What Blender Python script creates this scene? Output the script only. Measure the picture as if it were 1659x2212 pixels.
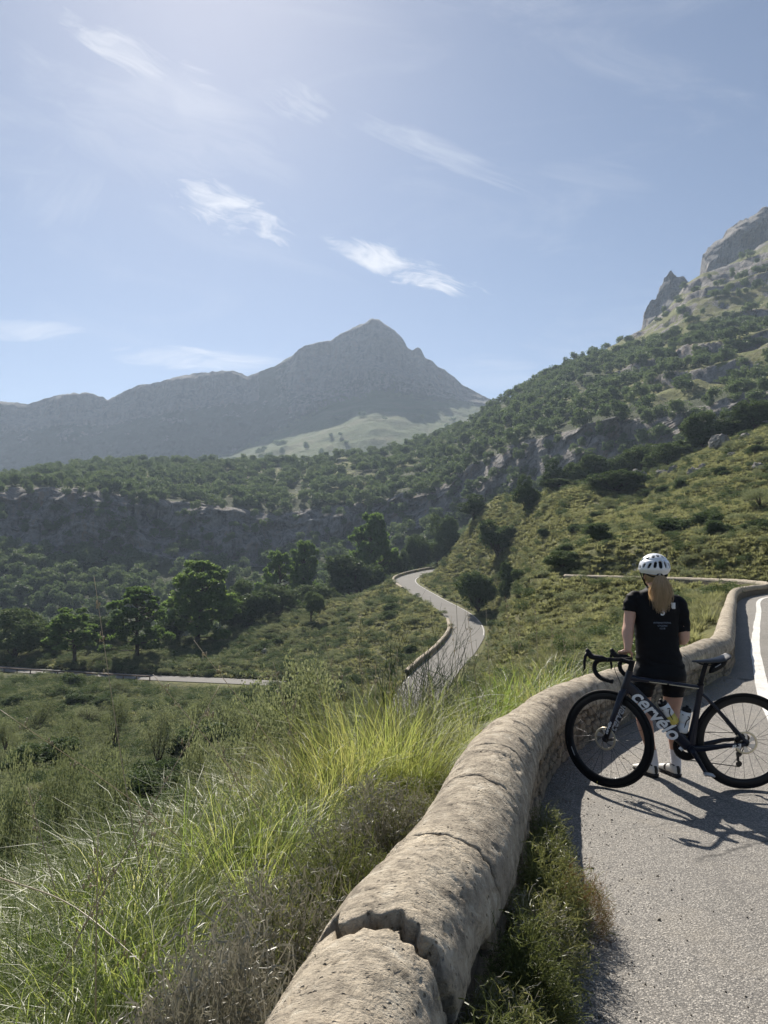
import bpy, bmesh, math, random
import numpy as np
from mathutils import Vector, Matrix, Euler
R = math.radians
SC = bpy.context.scene
COL = SC.collection
for o in list(bpy.data.objects): bpy.data.objects.remove(o)

# ------------------------------------------------------------------ camera
FPX, CAMH = 770.0, 1.58
PITCH = math.atan(52.0 / FPX)
cam_d = bpy.data.cameras.new('camera')
cam = bpy.data.objects.new('camera', cam_d); COL.objects.link(cam)
cam.location = (0, 0, CAMH); cam.rotation_euler = (math.pi / 2 + PITCH, 0, 0)
cam_d.sensor_fit = 'HORIZONTAL'; cam_d.sensor_width = 36; cam_d.lens = 36 * FPX / 768
cam_d.clip_start = 0.05; cam_d.clip_end = 20000
SC.camera = cam

# ------------------------------------------------------------------ sun, exposure, renderer
SUN_AZ, SUN_EL = R(-14), R(41)
SUN_DIR = Vector((math.sin(SUN_AZ) * math.cos(SUN_EL), math.cos(SUN_AZ) * math.cos(SUN_EL), math.sin(SUN_EL)))
sun_d = bpy.data.lights.new('sun', 'SUN'); sun_d.energy = 5.0; sun_d.angle = R(0.6); sun_d.color = (1.0, 0.93, 0.83)
sun = bpy.data.objects.new('sun', sun_d); COL.objects.link(sun)
sun.rotation_euler = (-SUN_DIR).to_track_quat('-Z', 'Y').to_euler()
SKY_STRENGTH = 0.05
HAZE_DENSITY, HAZE_ANISO = 0.00017, 0.25
vs = SC.view_settings
vs.view_transform = 'Standard'; vs.look = 'None'; vs.exposure = 0.88; vs.gamma = 1.0; vs.use_curve_mapping = False
cy = SC.cycles
cy.max_bounces = 4; cy.diffuse_bounces = 2; cy.glossy_bounces = 2; cy.transmission_bounces = 4
cy.transparent_max_bounces = 8; cy.volume_bounces = 0; cy.sample_clamp_indirect = 4.0
cy.caustics_reflective = False; cy.caustics_refractive = False
cy.use_denoising = True
try:
    cy.denoiser = 'OPENIMAGEDENOISE'; cy.denoising_input_passes = 'RGB_ALBEDO_NORMAL'
except Exception: pass
cy.use_adaptive_sampling = True; cy.adaptive_threshold = 0.025

# ------------------------------------------------------------------ node helper
class NT:
    def __init__(s, nt): s.nt = nt; nt.nodes.clear()
    def n(s, typ, props=None, **ins):
        nd = s.nt.nodes.new(typ)
        for k, v in (props or {}).items(): setattr(nd, k, v)
        for k, v in ins.items():
            key = k.replace('_', ' ')
            if k.startswith('i') and k[1:].isdigit(): sk = nd.inputs[int(k[1:])]
            else: sk = nd.inputs[key]
            if isinstance(v, bpy.types.NodeSocket): s.nt.links.new(v, sk)
            elif isinstance(v, bpy.types.Node): s.nt.links.new(v.outputs[0], sk)
            elif isinstance(v, (tuple, list)) and len(v) == 3 and sk.type == 'RGBA': sk.default_value = (*v, 1)
            else: sk.default_value = v
        return nd
    def m(s, op, a, b=0.0, c=0.0, clamp=False):
        return s.n('ShaderNodeMath', {'operation': op, 'use_clamp': clamp}, i0=a, i1=b, i2=c).outputs[0]
    def mix(s, f, a, b, blend='MIX'):
        nd = s.nt.nodes.new('ShaderNodeMix'); nd.data_type = 'RGBA'; nd.blend_type = blend
        for idx, v in ((0, f), (6, a), (7, b)):
            sk = nd.inputs[idx]
            if isinstance(v, bpy.types.NodeSocket): s.nt.links.new(v, sk)
            elif isinstance(v, (tuple, list)): sk.default_value = (*v[:3], 1)
            else: sk.default_value = v
        return nd.outputs[2]
    def noise(s, vec, scale, detail=4, rough=0.55, dist=0.0):
        nd = s.n('ShaderNodeTexNoise', None, Scale=scale, Detail=detail, Roughness=rough, Distortion=dist)
        if vec is not None: s.nt.links.new(vec, nd.inputs['Vector'])
        return nd
    def ramp(s, f, stops, interp='LINEAR'):
        nd = s.n('ShaderNodeValToRGB', None, Fac=f); cr = nd.color_ramp; cr.interpolation = interp
        while len(cr.elements) < len(stops): cr.elements.new(0.5)
        for e, (p, c) in zip(cr.elements, stops):
            e.position = p; e.color = (*c, 1) if isinstance(c, (tuple, list)) else (c, c, c, 1)
        return nd.outputs[0]
    def mapr(s, v, a, b, c=0.0, d=1.0, smooth=False):
        nd = s.n('ShaderNodeMapRange', {'interpolation_type': 'SMOOTHSTEP' if smooth else 'LINEAR'}, i0=v, i1=a, i2=b, i3=c, i4=d)
        return nd.outputs[0]

def new_mat(name):
    m = bpy.data.materials.new(name); m.use_nodes = True
    return m, NT(m.node_tree)
MATS = {}

# ------------------------------------------------------------------ world: sky with thin cirrus
def pdir(px, py):
    """direction of a point of the photograph (1659 x 2212 measure)"""
    x, y = px * 768 / 1659, py * 1024 / 2212
    a, b = (x - 384) / FPX, -(y - 512) / FPX
    c, s_ = math.cos(PITCH), math.sin(PITCH)
    return Vector((a, c - b * s_, s_ + b * c))
def W(px, py, d):
    v = pdir(px, py); k = d / v.y
    return (v.x * k, d, CAMH + v.z * k)
world = bpy.data.worlds.new('World'); SC.world = world; world.use_nodes = True
w = NT(world.node_tree)
sky = w.n('ShaderNodeTexSky', {'sky_type': 'NISHITA', 'sun_disc': False, 'sun_elevation': SUN_EL, 'sun_rotation': SUN_AZ,
        'altitude': 2600, 'air_density': 1.0, 'dust_density': 2.7, 'ozone_density': 1.6})
tc = w.n('ShaderNodeTexCoord').outputs['Generated']
sep = w.n('ShaderNodeSeparateXYZ', None, Vector=tc)
yy = w.m('MAXIMUM', sep.outputs[1], 0.05)
U = w.m('DIVIDE', sep.outputs[0], yy); V = w.m('DIVIDE', sep.outputs[2], yy)
uv = w.n('ShaderNodeCombineXYZ', None, X=U, Y=V, Z=0.0).outputs[0]
def cloud_band(cx, cy, lx, ly, ang, scale, stretch, amt, seed, lo=0.42, hi=0.75):
    d = pdir(cx, cy); u0, v0 = d.x / d.y, d.z / d.y
    du = w.m('SUBTRACT', U, u0); dv = w.m('SUBTRACT', V, v0)
    ca, sa = math.cos(R(ang)), math.sin(R(ang))
    a = w.m('ADD', w.m('MULTIPLY', du, ca), w.m('MULTIPLY', dv, sa))
    b = w.m('SUBTRACT', w.m('MULTIPLY', dv, ca), w.m('MULTIPLY', du, sa))
    L = 1 / (1659 * FPX / 768)
    ea = w.m('DIVIDE', a, lx * L); eb = w.m('DIVIDE', b, ly * L)
    r2 = w.m('ADD', w.m('MULTIPLY', ea, ea), w.m('MULTIPLY', eb, eb))
    mask = w.mapr(r2, 1.0, 0.0, 0.0, 1.0, True)
    vec = w.n('ShaderNodeCombineXYZ', None, X=w.m('MULTIPLY', a, scale / stretch), Y=w.m('MULTIPLY', b, scale), Z=seed).outputs[0]
    # bend the coordinates so the streaks curl, then lay fine fibres along them
    wv = w.noise(vec, 0.55, 3, 0.5).outputs['Color']
    vec2 = w.n('ShaderNodeVectorMath', {'operation': 'MULTIPLY_ADD'}, i0=wv, i1=(2.2, 2.4, 0.0), i2=vec).outputs[0]
    nz = w.noise(vec2, 1.0, 8, 0.60, 0.5).outputs[0]
    fib = w.noise(w.n('ShaderNodeMapping', None, Vector=vec2, Scale=(0.8, 3.0, 1.0)).outputs[0], 1.3, 6, 0.65, 0.6).outputs[0]
    q = w.m('ADD', w.m('MULTIPLY', nz, 0.70), w.m('MULTIPLY', fib, 0.30))
    q = w.m('ADD', q, w.m('MULTIPLY', w.m('SUBTRACT', mask, 0.60), 0.24))
    body = w.mapr(q, lo, hi, 0, 1, True)
    return w.m('MULTIPLY', w.m('MULTIPLY', body, w.mapr(mask, 0.0, 0.35, 0, 1, True)), amt)
bands = [cloud_band(330, 140, 330, 75, -27, 24, 3.0, 0.60, 1.3, 0.48, 0.78), cloud_band(300, 250, 480, 190, -22, 12, 2.4, 0.28, 6.6, 0.46, 0.82),
         cloud_band(500, 455, 215, 75, -26, 36, 2.2, 0.75, 3.7, 0.48, 0.74), cloud_band(870, 575, 240, 55, -17, 36, 2.8, 0.85, 5.2, 0.47, 0.73),
         cloud_band(960, 335, 330, 45, -24, 24, 5.5, 0.30, 7.7, 0.47, 0.78), cloud_band(650, 225, 190, 70, -28, 30, 2.6, 0.38, 2.2, 0.49, 0.76),
         cloud_band(410, 775, 300, 40, -3, 32, 4.0, 0.65, 8.4, 0.46, 0.74), cloud_band(70, 715, 260, 36, -4, 32, 4.0, 0.45, 4.4, 0.47, 0.75),
         cloud_band(1060, 810, 220, 60, -4, 16, 4.0, 0.22, 11.0), cloud_band(120, 400, 130, 130, 60, 18, 3.0, 0.16, 12.5), cloud_band(1300, 390, 200, 60, -10, 16, 4.5, 0.14, 13.5)]
cl = bands[0]
for b_ in bands[1:]: cl = w.m('MAXIMUM', cl, b_)
# faint veil that goes on over the whole sky
veil = w.noise(w.n('ShaderNodeMapping', None, Vector=tc, Scale=(2.0, 3.5, 7.0)).outputs[0], 1.6, 6, 0.6, 0.8).outputs[0]
veil = w.m('MULTIPLY', w.mapr(veil, 0.50, 0.85, 0, 1, True), 0.22)
cl = w.m('MAXIMUM', cl, veil)
CLOUD_LUM = 10.5
col = w.mix(cl, sky.outputs[0], (CLOUD_LUM, CLOUD_LUM * 1.0, CLOUD_LUM * 1.02))
bg = w.n('ShaderNodeBackground', None, Color=col, Strength=SKY_STRENGTH)
w.n('ShaderNodeOutputWorld', None, Surface=bg.outputs[0])
# ------------------------------------------------------------------ numpy noise
def _hash(ix, iy, iz, seed):
    h = (ix * 374761393 + iy * 668265263 + iz * 2147483647 + seed * 974634777) & 0xFFFFFFFF
    h = ((h ^ (h >> 13)) * 1274126177) & 0xFFFFFFFF
    h = h ^ (h >> 16)
    return (h & 0xFFFFFF) / float(0xFFFFFF)
def vnoise(p, seed=0):
    """smooth value noise in -1..1, p: (n,3)"""
    p = np.asarray(p, float); i = np.floor(p).astype(np.int64); f = p - i; f = f * f * f * (f * (f * 6 - 15) + 10)
    out = 0
    for dx in (0, 1):
        for dy in (0, 1):
            for dz in (0, 1):
                wgt = (f[:, 0] if dx else 1 - f[:, 0]) * (f[:, 1] if dy else 1 - f[:, 1]) * (f[:, 2] if dz else 1 - f[:, 2])
                out = out + wgt * _hash(i[:, 0] + dx, i[:, 1] + dy, i[:, 2] + dz, seed)
    return out * 2 - 1
def fbm(p, oct=5, seed=0, gain=0.5, lac=2.03):
    p = np.asarray(p, float); a = 1.0; s = 0; t = 0
    for k in range(oct):
        s = s + a * vnoise(p, seed + k * 17); t += a; p = p * lac + 11.3; a *= gain
    return s / t
def ridged(p, oct=5, seed=0, gain=0.5):
    p = np.asarray(p, float); a = 1.0; s = 0; t = 0
    for k in range(oct):
        s = s + a * (1 - 2 * np.abs(vnoise(p, seed + k * 13))); t += a; p = p * 2.07 + 5.1; a *= gain
    return s / t
def sstep(x, a, b):
    t = np.clip((np.asarray(x, float) - a) / (b - a), 0, 1); return t * t * (3 - 2 * t)
RNG = np.random.default_rng(7)

# ------------------------------------------------------------------ mesh helpers
def make_mesh(name, v, faces, smooth=True, mats=(), attrs=None, fmat=None):
    me = bpy.data.meshes.new(name)
    v = np.asarray(v, float).reshape(-1, 3)
    if isinstance(faces, np.ndarray):
        n, k = faces.shape
        me.vertices.add(len(v)); me.vertices.foreach_set('co', v.ravel())
        me.loops.add(n * k); me.loops.foreach_set('vertex_index', faces.ravel().astype(np.int32))
        me.polygons.add(n); me.polygons.foreach_set('loop_start', np.arange(0, n * k, k, dtype=np.int32))
        me.polygons.foreach_set('loop_total', np.full(n, k, np.int32))
        me.update(calc_edges=True)
    else:
        me.from_pydata([tuple(q) for q in v], [], faces)
    if smooth: me.polygons.foreach_set('use_smooth', [True] * len(me.polygons))
    for m in mats: me.materials.append(MATS[m] if isinstance(m, str) else m)
    if fmat is not None: me.polygons.foreach_set('material_index', np.asarray(fmat, np.int32))
    for k, a in (attrs or {}).items():
        at = me.attributes.new(k, 'FLOAT', 'POINT'); at.data.foreach_set('value', np.asarray(a, np.float32))
    return me
def link(name, me, parent=None, loc=None, rot=None, scale=None):
    o = bpy.data.objects.new(name, me); COL.objects.link(o)
    if parent is not None: o.parent = parent
    if loc is not None: o.location = loc
    if rot is not None: o.rotation_euler = rot
    if scale is not None: o.scale = scale if hasattr(scale, '__len__') else (scale,) * 3
    return o
def tag(o, label=None, cat=None, group=None, kind=None):
    if label: o['label'] = label
    if cat: o['category'] = cat
    if group: o['group'] = group
    if kind: o['kind'] = kind
    return o
def empty(name, loc=(0, 0, 0), rz=0.0, parent=None):
    o = bpy.data.objects.new(name, None); COL.objects.link(o); o.location = loc; o.rotation_euler = (0, 0, rz)
    o.empty_display_size = 0.1
    if parent is not None: o.parent = parent
    return o
def copy_tree(o, parent=None):
    c = o.copy(); COL.objects.link(c); c.parent = parent
    for ch in o.children:
        if ch is not c: copy_tree(ch, c)
    return c
def grid_faces(nu, nv, closed_u=False):
    """verts index = j*nu+i ; i along u"""
    iu = nu if closed_u else nu - 1
    i = np.arange(iu); j = np.arange(nv - 1); I, J = np.meshgrid(i, j); I2 = (I + 1) % nu
    return np.stack([J * nu + I, J * nu + I2, (J + 1) * nu + I2, (J + 1) * nu + I], -1).reshape(-1, 4)
def smooth_path(pts, n):
    """Catmull-Rom through pts (k,dim), n samples"""
    P = np.asarray(pts, float); P = np.vstack([2 * P[0] - P[1], P, 2 * P[-1] - P[-2]])
    k = len(P) - 3; t = np.linspace(0, k - 1e-9, n); i = t.astype(int); f = (t - i)[:, None]
    a, b, c, d = P[i], P[i + 1], P[i + 2], P[i + 3]
    return 0.5 * (2 * b + (c - a) * f + (2 * a - 5 * b + 4 * c - d) * f ** 2 + (3 * b - a - 3 * c + d) * f ** 3)
class MB:
    """collects geometry for ONE mesh"""
    def __init__(s): s.v = []; s.f = []; s.m = []; s.cnt = 0
    def add(s, v, f, mat=0):
        v = np.asarray(v, float).reshape(-1, 3); s.v.append(v)
        for q in f: s.f.append(tuple(int(x) + s.cnt for x in q)); s.m.append(mat)
        s.cnt += len(v); return s
    def tube(s, pts, r, sides=8, caps=True, mat=0, flat=None, up=None):
        P = np.asarray(pts, float); n = len(P); r = np.broadcast_to(np.asarray(r, float), (n,)) if np.ndim(r) < 2 else np.asarray(r, float)
        T = np.gradient(P, axis=0); T /= np.linalg.norm(T, axis=1)[:, None] + 1e-12
        u = np.array(up if up is not None else ((0, 0, 1) if abs(T[0][2]) < 0.9 else (1, 0, 0)), float)
        V = []; ang = np.linspace(0, 2 * np.pi, sides, endpoint=False)
        for k in range(n):
            a = u - T[k] * np.dot(u, T[k]); a /= np.linalg.norm(a) + 1e-12; b = np.cross(T[k], a)
            if up is None: u = a
            ra, rb = (r[k], r[k]) if r.ndim == 1 else r[k]
            V.append(P[k] + np.cos(ang)[:, None] * a * ra + np.sin(ang)[:, None] * b * rb)
        V = np.vstack(V); F = [tuple(q) for q in grid_faces(sides, n, True)]
        if caps: F += [tuple(range(sides))[::-1], tuple(range((n - 1) * sides, n * sides))]
        return s.add(V, F, mat)
    def box(s, c, size, rot=None, bev=0.0, mat=0):
        hx, hy, hz = [q / 2 for q in size]
        if bev > 0:
            V = []
            for sx in (-1, 1):
                for sy in (-1, 1):
                    for sz in (-1, 1):
                        V += [(sx * (hx - bev), sy * (hy - bev), sz * hz), (sx * (hx - bev), sy * hy, sz * (hz - bev)), (sx * hx, sy * (hy - bev), sz * (hz - bev))]
            bm = bmesh.new(); [bm.verts.new(q) for q in V]; bmesh.ops.convex_hull(bm, input=bm.verts[:])
            bm.verts.ensure_lookup_table(); bm.verts.index_update()
            V = [tuple(q.co) for q in bm.verts]; F = [[q.index for q in f.verts] for f in bm.faces]; bm.free()
        else:
            V = [(sx * hx, sy * hy, sz * hz) for sx in (-1, 1) for sy in (-1, 1) for sz in (-1, 1)]
            F = [(0, 1, 3, 2), (4, 6, 7, 5), (0, 4, 5, 1), (2, 3, 7, 6), (0, 2, 6, 4), (1, 5, 7, 3)]
        V = np.array(V)
        if rot is not None: V = V @ np.array(rot.to_matrix() if hasattr(rot, 'to_matrix') else rot).T
        return s.add(V + np.array(c), F, mat)
    def rings(s, rings, caps=True, mat=0):
        """loft of closed rings (each (k,3))"""
        k = len(rings[0]); V = np.vstack(rings); F = [tuple(q) for q in grid_faces(k, len(rings), True)]
        if caps: F += [tuple(range(k))[::-1], tuple(range((len(rings) - 1) * k, len(rings) * k))]
        return s.add(V, F, mat)
    def ellips(s, c, r, nu=16, nv=10, mat=0, rot=None):
        V = [(0, 0, -1)]; F = []
        for j in range(1, nv):
            th = -math.pi / 2 + math.pi * j / nv
            V += [(math.cos(th) * math.cos(2 * math.pi * i / nu), math.cos(th) * math.sin(2 * math.pi * i / nu), math.sin(th)) for i in range(nu)]
        V.append((0, 0, 1)); top = len(V) - 1
        for i in range(nu): F.append((0, 1 + (i + 1) % nu, 1 + i))
        for j in range(nv - 2):
            for i in range(nu):
                a = 1 + j * nu; F.append((a + i, a + (i + 1) % nu, a + nu + (i + 1) % nu, a + nu + i))
        a = 1 + (nv - 2) * nu
        for i in range(nu): F.append((a + i, a + (i + 1) % nu, top))
        V = np.array(V) * np.array(r)
        if rot is not None: V = V @ np.array(rot.to_matrix()).T
        return s.add(V + np.array(c), F, mat)
    def torus(s, c, R_, r, axis='Y', n=64, k=10, rz=None, mat=0):
        V = []
        for i in range(n):
            a = 2 * math.pi * i / n; ca, sa = math.cos(a), math.sin(a)
            for j in range(k):
                b = 2 * math.pi * j / k; rr = R_ + r * math.cos(b); h = (rz or r) * math.sin(b)
                V.append((rr * ca, h, rr * sa) if axis == 'Y' else ((rr * ca, rr * sa, h) if axis == 'Z' else (h, rr * ca, rr * sa)))
        F = []
        for i in range(n):
            for j in range(k):
                F.append((i * k + j, i * k + (j + 1) % k, ((i + 1) % n) * k + (j + 1) % k, ((i + 1) % n) * k + j))
        return s.add(np.array(V) + np.array(c), F, mat)
    def arrays(s): return np.vstack(s.v), s.f
    def mesh(s, name, mats, smooth=True, fix=True):
        v, f = s.arrays(); me = make_mesh(name, v, f, smooth, mats, fmat=s.m)
        if fix:
            bm = bmesh.new(); bm.from_mesh(me); bmesh.ops.recalc_face_normals(bm, faces=bm.faces[:]); bm.to_mesh(me); bm.free()
        return me
    def build(s, name, mats, parent=None, smooth=True, loc=None, rot=None, angle=None, fix=True):
        if isinstance(mats, str): mats = [mats]
        me = s.mesh(name, mats, smooth, fix)
        if angle is not None and smooth: auto_smooth(me, angle)
        return link(name, me, parent, loc, rot)
def auto_smooth(me, angle):
    bm = bmesh.new(); bm.from_mesh(me)
    for e in bm.edges:
        e.smooth = not (len(e.link_faces) == 2 and e.calc_face_angle(0) > R(angle))
    bm.to_mesh(me); bm.free()
def apply_mods(o):
    dg = bpy.context.evaluated_depsgraph_get(); dg.update()
    me = bpy.data.meshes.new_from_object(o.evaluated_get(dg))
    old = o.data; o.modifiers.clear(); o.data = me
    return o
# ------------------------------------------------------------------ materials
def principled(name, color, rough=0.6, spec=0.5, metal=0.0, var=0.0, vscale=20.0, bump=0.0, bscale=200.0, coat=0.0, trans=0.0, sub=0.0):
    m, t = new_mat(name)
    tc = t.n('ShaderNodeTexCoord').outputs['Object']
    c = color
    if var > 0:
        nz = t.noise(tc, vscale, 4, 0.6).outputs[0]
        c = t.mix(nz, tuple(q * (1 - var) for q in color), tuple(min(1, q * (1 + var)) for q in color))
    b = t.n('ShaderNodeBsdfPrincipled', None, Base_Color=c, Roughness=rough, Metallic=metal)
    b.inputs['Specular IOR Level'].default_value = spec
    b.inputs['Coat Weight'].default_value = coat
    b.inputs['Coat Roughness'].default_value = 0.08
    b.inputs['Transmission Weight'].default_value = trans
    if sub > 0:
        b.inputs['Subsurface Weight'].default_value = sub; b.inputs['Subsurface Radius'].default_value = (0.012, 0.004, 0.002); b.inputs['Subsurface Scale'].default_value = 1.0
    if bump > 0:
        h = t.noise(tc, bscale, 3, 0.6).outputs[0]
        bp = t.n('ShaderNodeBump', None, Height=h, Strength=bump, Distance=0.002)
        t.nt.links.new(bp.outputs[0], b.inputs['Normal'])
    t.n('ShaderNodeOutputMaterial', None, Surface=b.outputs[0]); MATS[name] = m; return m

def leaf_mat(name, stops, transl=0.45, rough=0.5, gloss=0.04, tcol=1.5, nscale=0.6, sat=1.05):
    """leaf: diffuse + translucent + a little gloss; colour varies per object and along a soft noise"""
    m, t = new_mat(name)
    oi = t.n('ShaderNodeObjectInfo').outputs['Random']
    geo = t.n('ShaderNodeNewGeometry')
    tc = t.n('ShaderNodeTexCoord').outputs['Object']
    nz = t.noise(tc, nscale, 3, 0.6).outputs[0]
    isl = geo.outputs['Random Per Island']
    f = t.m('ADD', t.m('MULTIPLY', oi, 0.35), t.m('ADD', t.m('MULTIPLY', nz, 0.45), t.m('MULTIPLY', isl, 0.35)))
    c = t.ramp(t.m('SUBTRACT', f, 0.08), stops)
    d = t.n('ShaderNodeBsdfDiffuse', None, Color=c)
    hs = t.n('ShaderNodeHueSaturation', None, Color=c, Value=tcol, Saturation=sat, Hue=0.494)
    tr = t.n('ShaderNodeBsdfTranslucent', None, Color=hs.outputs[0])
    mx = t.n('ShaderNodeMixShader', None, Fac=transl, i1=d.outputs[0], i2=tr.outputs[0])
    g = t.n('ShaderNodeBsdfGlossy', None, Color=(1, 1, 1), Roughness=rough)
    lw = t.n('ShaderNodeLayerWeight', None, Blend=0.25).outputs[0]
    mx2 = t.n('ShaderNodeMixShader', None, Fac=t.m('ADD', gloss, t.m('MULTIPLY', lw, gloss * 1.5)), i1=mx.outputs[0], i2=g.outputs[0])
    t.n('ShaderNodeOutputMaterial', None, Surface=mx2.outputs[0]); MATS[name] = m; return m

leaf_mat('oak_leaf', [(0.0, (0.046, 0.069, 0.027)), (0.5, (0.082, 0.119, 0.046)), (1.0, (0.161, 0.196, 0.082))], 0.25, 0.5, 0.008, 1.4, 0.5)
leaf_mat('far_leaf', [(0.0, (0.054, 0.084, 0.035)), (0.5, (0.099, 0.144, 0.054)), (1.0, (0.198, 0.237, 0.099))], 0.38, 0.5, 0.02, 1.4, 0.3)
leaf_mat('pine_leaf', [(0.0, (0.057, 0.095, 0.030)), (0.5, (0.108, 0.169, 0.047)), (1.0, (0.205, 0.270, 0.076))], 0.42, 0.5, 0.010, 1.7, 0.5)
leaf_mat('olive_leaf', [(0.0, (0.083, 0.100, 0.049)), (0.5, (0.141, 0.163, 0.077)), (1.0, (0.250, 0.267, 0.151))], 0.4, 0.5, 0.008, 1.6, 0.8)
leaf_mat('silver_leaf', [(0.0, (0.09, 0.10, 0.08)), (0.6, (0.17, 0.18, 0.15)), (1.0, (0.30, 0.30, 0.27))], 0.25, 0.4, 0.04, 1.2, 2.0)
leaf_mat('grass_blade', [(0.0, (0.062, 0.098, 0.028)), (0.38, (0.110, 0.150, 0.044)), (0.70, (0.20, 0.220, 0.080)), (0.97, (0.48, 0.44, 0.24))], 0.54, 0.45, 0.018, 2.2, 1.5, 1.15)
leaf_mat('gold_blade', [(0.0, (0.095, 0.130, 0.034)), (0.35, (0.158, 0.182, 0.052)), (0.7, (0.26, 0.240, 0.090)), (1.0, (0.45, 0.37, 0.19))], 0.6, 0.45, 0.015, 2.1, 1.5)
leaf_mat('hill_grass', [(0.0, (0.130, 0.142, 0.062)), (0.4, (0.172, 0.182, 0.082)), (0.75, (0.215, 0.218, 0.104)), (1.0, (0.29, 0.275, 0.150))], 0.5, 0.6, 0.008, 1.6, 0.02)
leaf_mat('spiny_green', [(0.0, (0.045, 0.060, 0.018)), (0.5, (0.105, 0.122, 0.040)), (1.0, (0.26, 0.25, 0.105))], 0.4, 0.5, 0.015, 1.5, 6.0)
leaf_mat('spiny_grey', [(0.0, (0.105, 0.100, 0.070)), (0.5, (0.20, 0.19, 0.140)), (1.0, (0.40, 0.37, 0.30))], 0.25, 0.5, 0.04, 1.2, 5.0)
leaf_mat('spiny_rust', [(0.0, (0.10, 0.065, 0.025)), (0.5, (0.20, 0.125, 0.045)), (1.0, (0.30, 0.21, 0.08))], 0.3, 0.5, 0.03, 1.2, 5.0)
leaf_mat('broom_green', [(0.0, (0.020, 0.040, 0.014)), (0.5, (0.040, 0.068, 0.022)), (1.0, (0.085, 0.105, 0.036))], 0.15, 0.5, 0.05, 1.3, 5.0)
leaf_mat('straw', [(0.0, (0.30, 0.25, 0.16)), (0.5, (0.46, 0.39, 0.26)), (1.0, (0.62, 0.54, 0.38))], 0.35, 0.4, 0.06, 1.2, 4.0)
principled('bark', (0.075, 0.055, 0.04), 0.9, 0.2, var=0.5, vscale=6)
principled('twig', (0.11, 0.09, 0.065), 0.9, 0.2, var=0.4, vscale=30)

def rock_terrain(name, rock=(0.30, 0.28, 0.255), grassc=(0.135, 0.135, 0.045), scrub=(0.045, 0.055, 0.022), soil=(0.16, 0.125, 0.08), sc=1.0, bump=1.0):
    m, t = new_mat(name)
    P = t.n('ShaderNodeNewGeometry').outputs['Position']
    ar = t.n('ShaderNodeAttribute', {'attribute_name': 'rock'}).outputs['Fac']
    av = t.n('ShaderNodeAttribute', {'attribute_name': 'scrub'}).outputs['Fac']
    n1 = t.noise(P, 0.045 * sc, 6, 0.62, 0.4).outputs[0]
    n2 = t.noise(P, 0.35 * sc, 5, 0.65, 0.3).outputs[0]
    n3 = t.noise(P, 1.8 * sc, 4, 0.6).outputs[0]
    st = t.noise(t.n('ShaderNodeMapping', None, Vector=P, Scale=(0.25 * sc, 0.25 * sc, 0.05 * sc)).outputs[0], 1.0, 5, 0.6, 0.6).outputs[0]
    rc = t.ramp(n2, [(0.25, tuple(q * 0.42 for q in rock)), (0.5, rock), (0.8, tuple(min(1, q * 1.5) for q in rock))])
    rc = t.mix(t.mapr(st, 0.55, 0.75), rc, (rock[0] * 1.15, rock[1] * 0.88, rock[2] * 0.68))
    rc = t.mix(t.mapr(st, 0.49, 0.32), rc, tuple(q * 0.30 for q in rock))  # dark rock streaks, deepened in colour to paint in shade of the crag relief
    gc = t.ramp(n3, [(0.25, tuple(q * 0.6 for q in grassc)), (0.55, grassc), (0.85, tuple(q * 1.5 for q in grassc))])
    gc = t.mix(t.mapr(n1, 0.45, 0.65), gc, tuple((a * 0.6 + b * 0.4) for a, b in zip(grassc, soil)))
    sc_f = t.mapr(t.m('ADD', av, t.m('MULTIPLY', t.m('SUBTRACT', n2, 0.5), 1.4)), 0.42, 0.58)
    base = t.mix(sc_f, gc, t.mix(n3, tuple(q * 0.6 for q in scrub), tuple(q * 1.4 for q in scrub)))
    rf = t.mapr(t.m('ADD', ar, t.m('MULTIPLY', t.m('SUBTRACT', n2, 0.5), 1.3)), 0.44, 0.58)
    c = t.mix(rf, base, rc)
    hgt = t.m('ADD', t.m('MULTIPLY', n2, 1.0), t.m('MULTIPLY', n3, 0.35))
    bp = t.n('ShaderNodeBump', None, Height=hgt, Strength=0.8 * bump, Distance=2.2 / sc)
    d = t.n('ShaderNodeBsdfPrincipled', None, Base_Color=c, Roughness=0.95, Normal=bp.outputs[0]); d.inputs['Specular IOR Level'].default_value = 0.15
    t.n('ShaderNodeOutputMaterial', None, Surface=d.outputs[0]); MATS[name] = m
rock_terrain('mountain', sc=1.0, rock=(0.235, 0.222, 0.208), grassc=(0.16, 0.172, 0.055), scrub=(0.048, 0.060, 0.024))
rock_terrain('far_mountain', sc=0.35, rock=(0.125, 0.116, 0.108), grassc=(0.072, 0.100, 0.026), scrub=(0.035, 0.045, 0.021), bump=0.9)
rock_terrain('hillside', sc=4.0, grassc=(0.13, 0.135, 0.048), soil=(0.13, 0.10, 0.06), bump=0.6)

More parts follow.
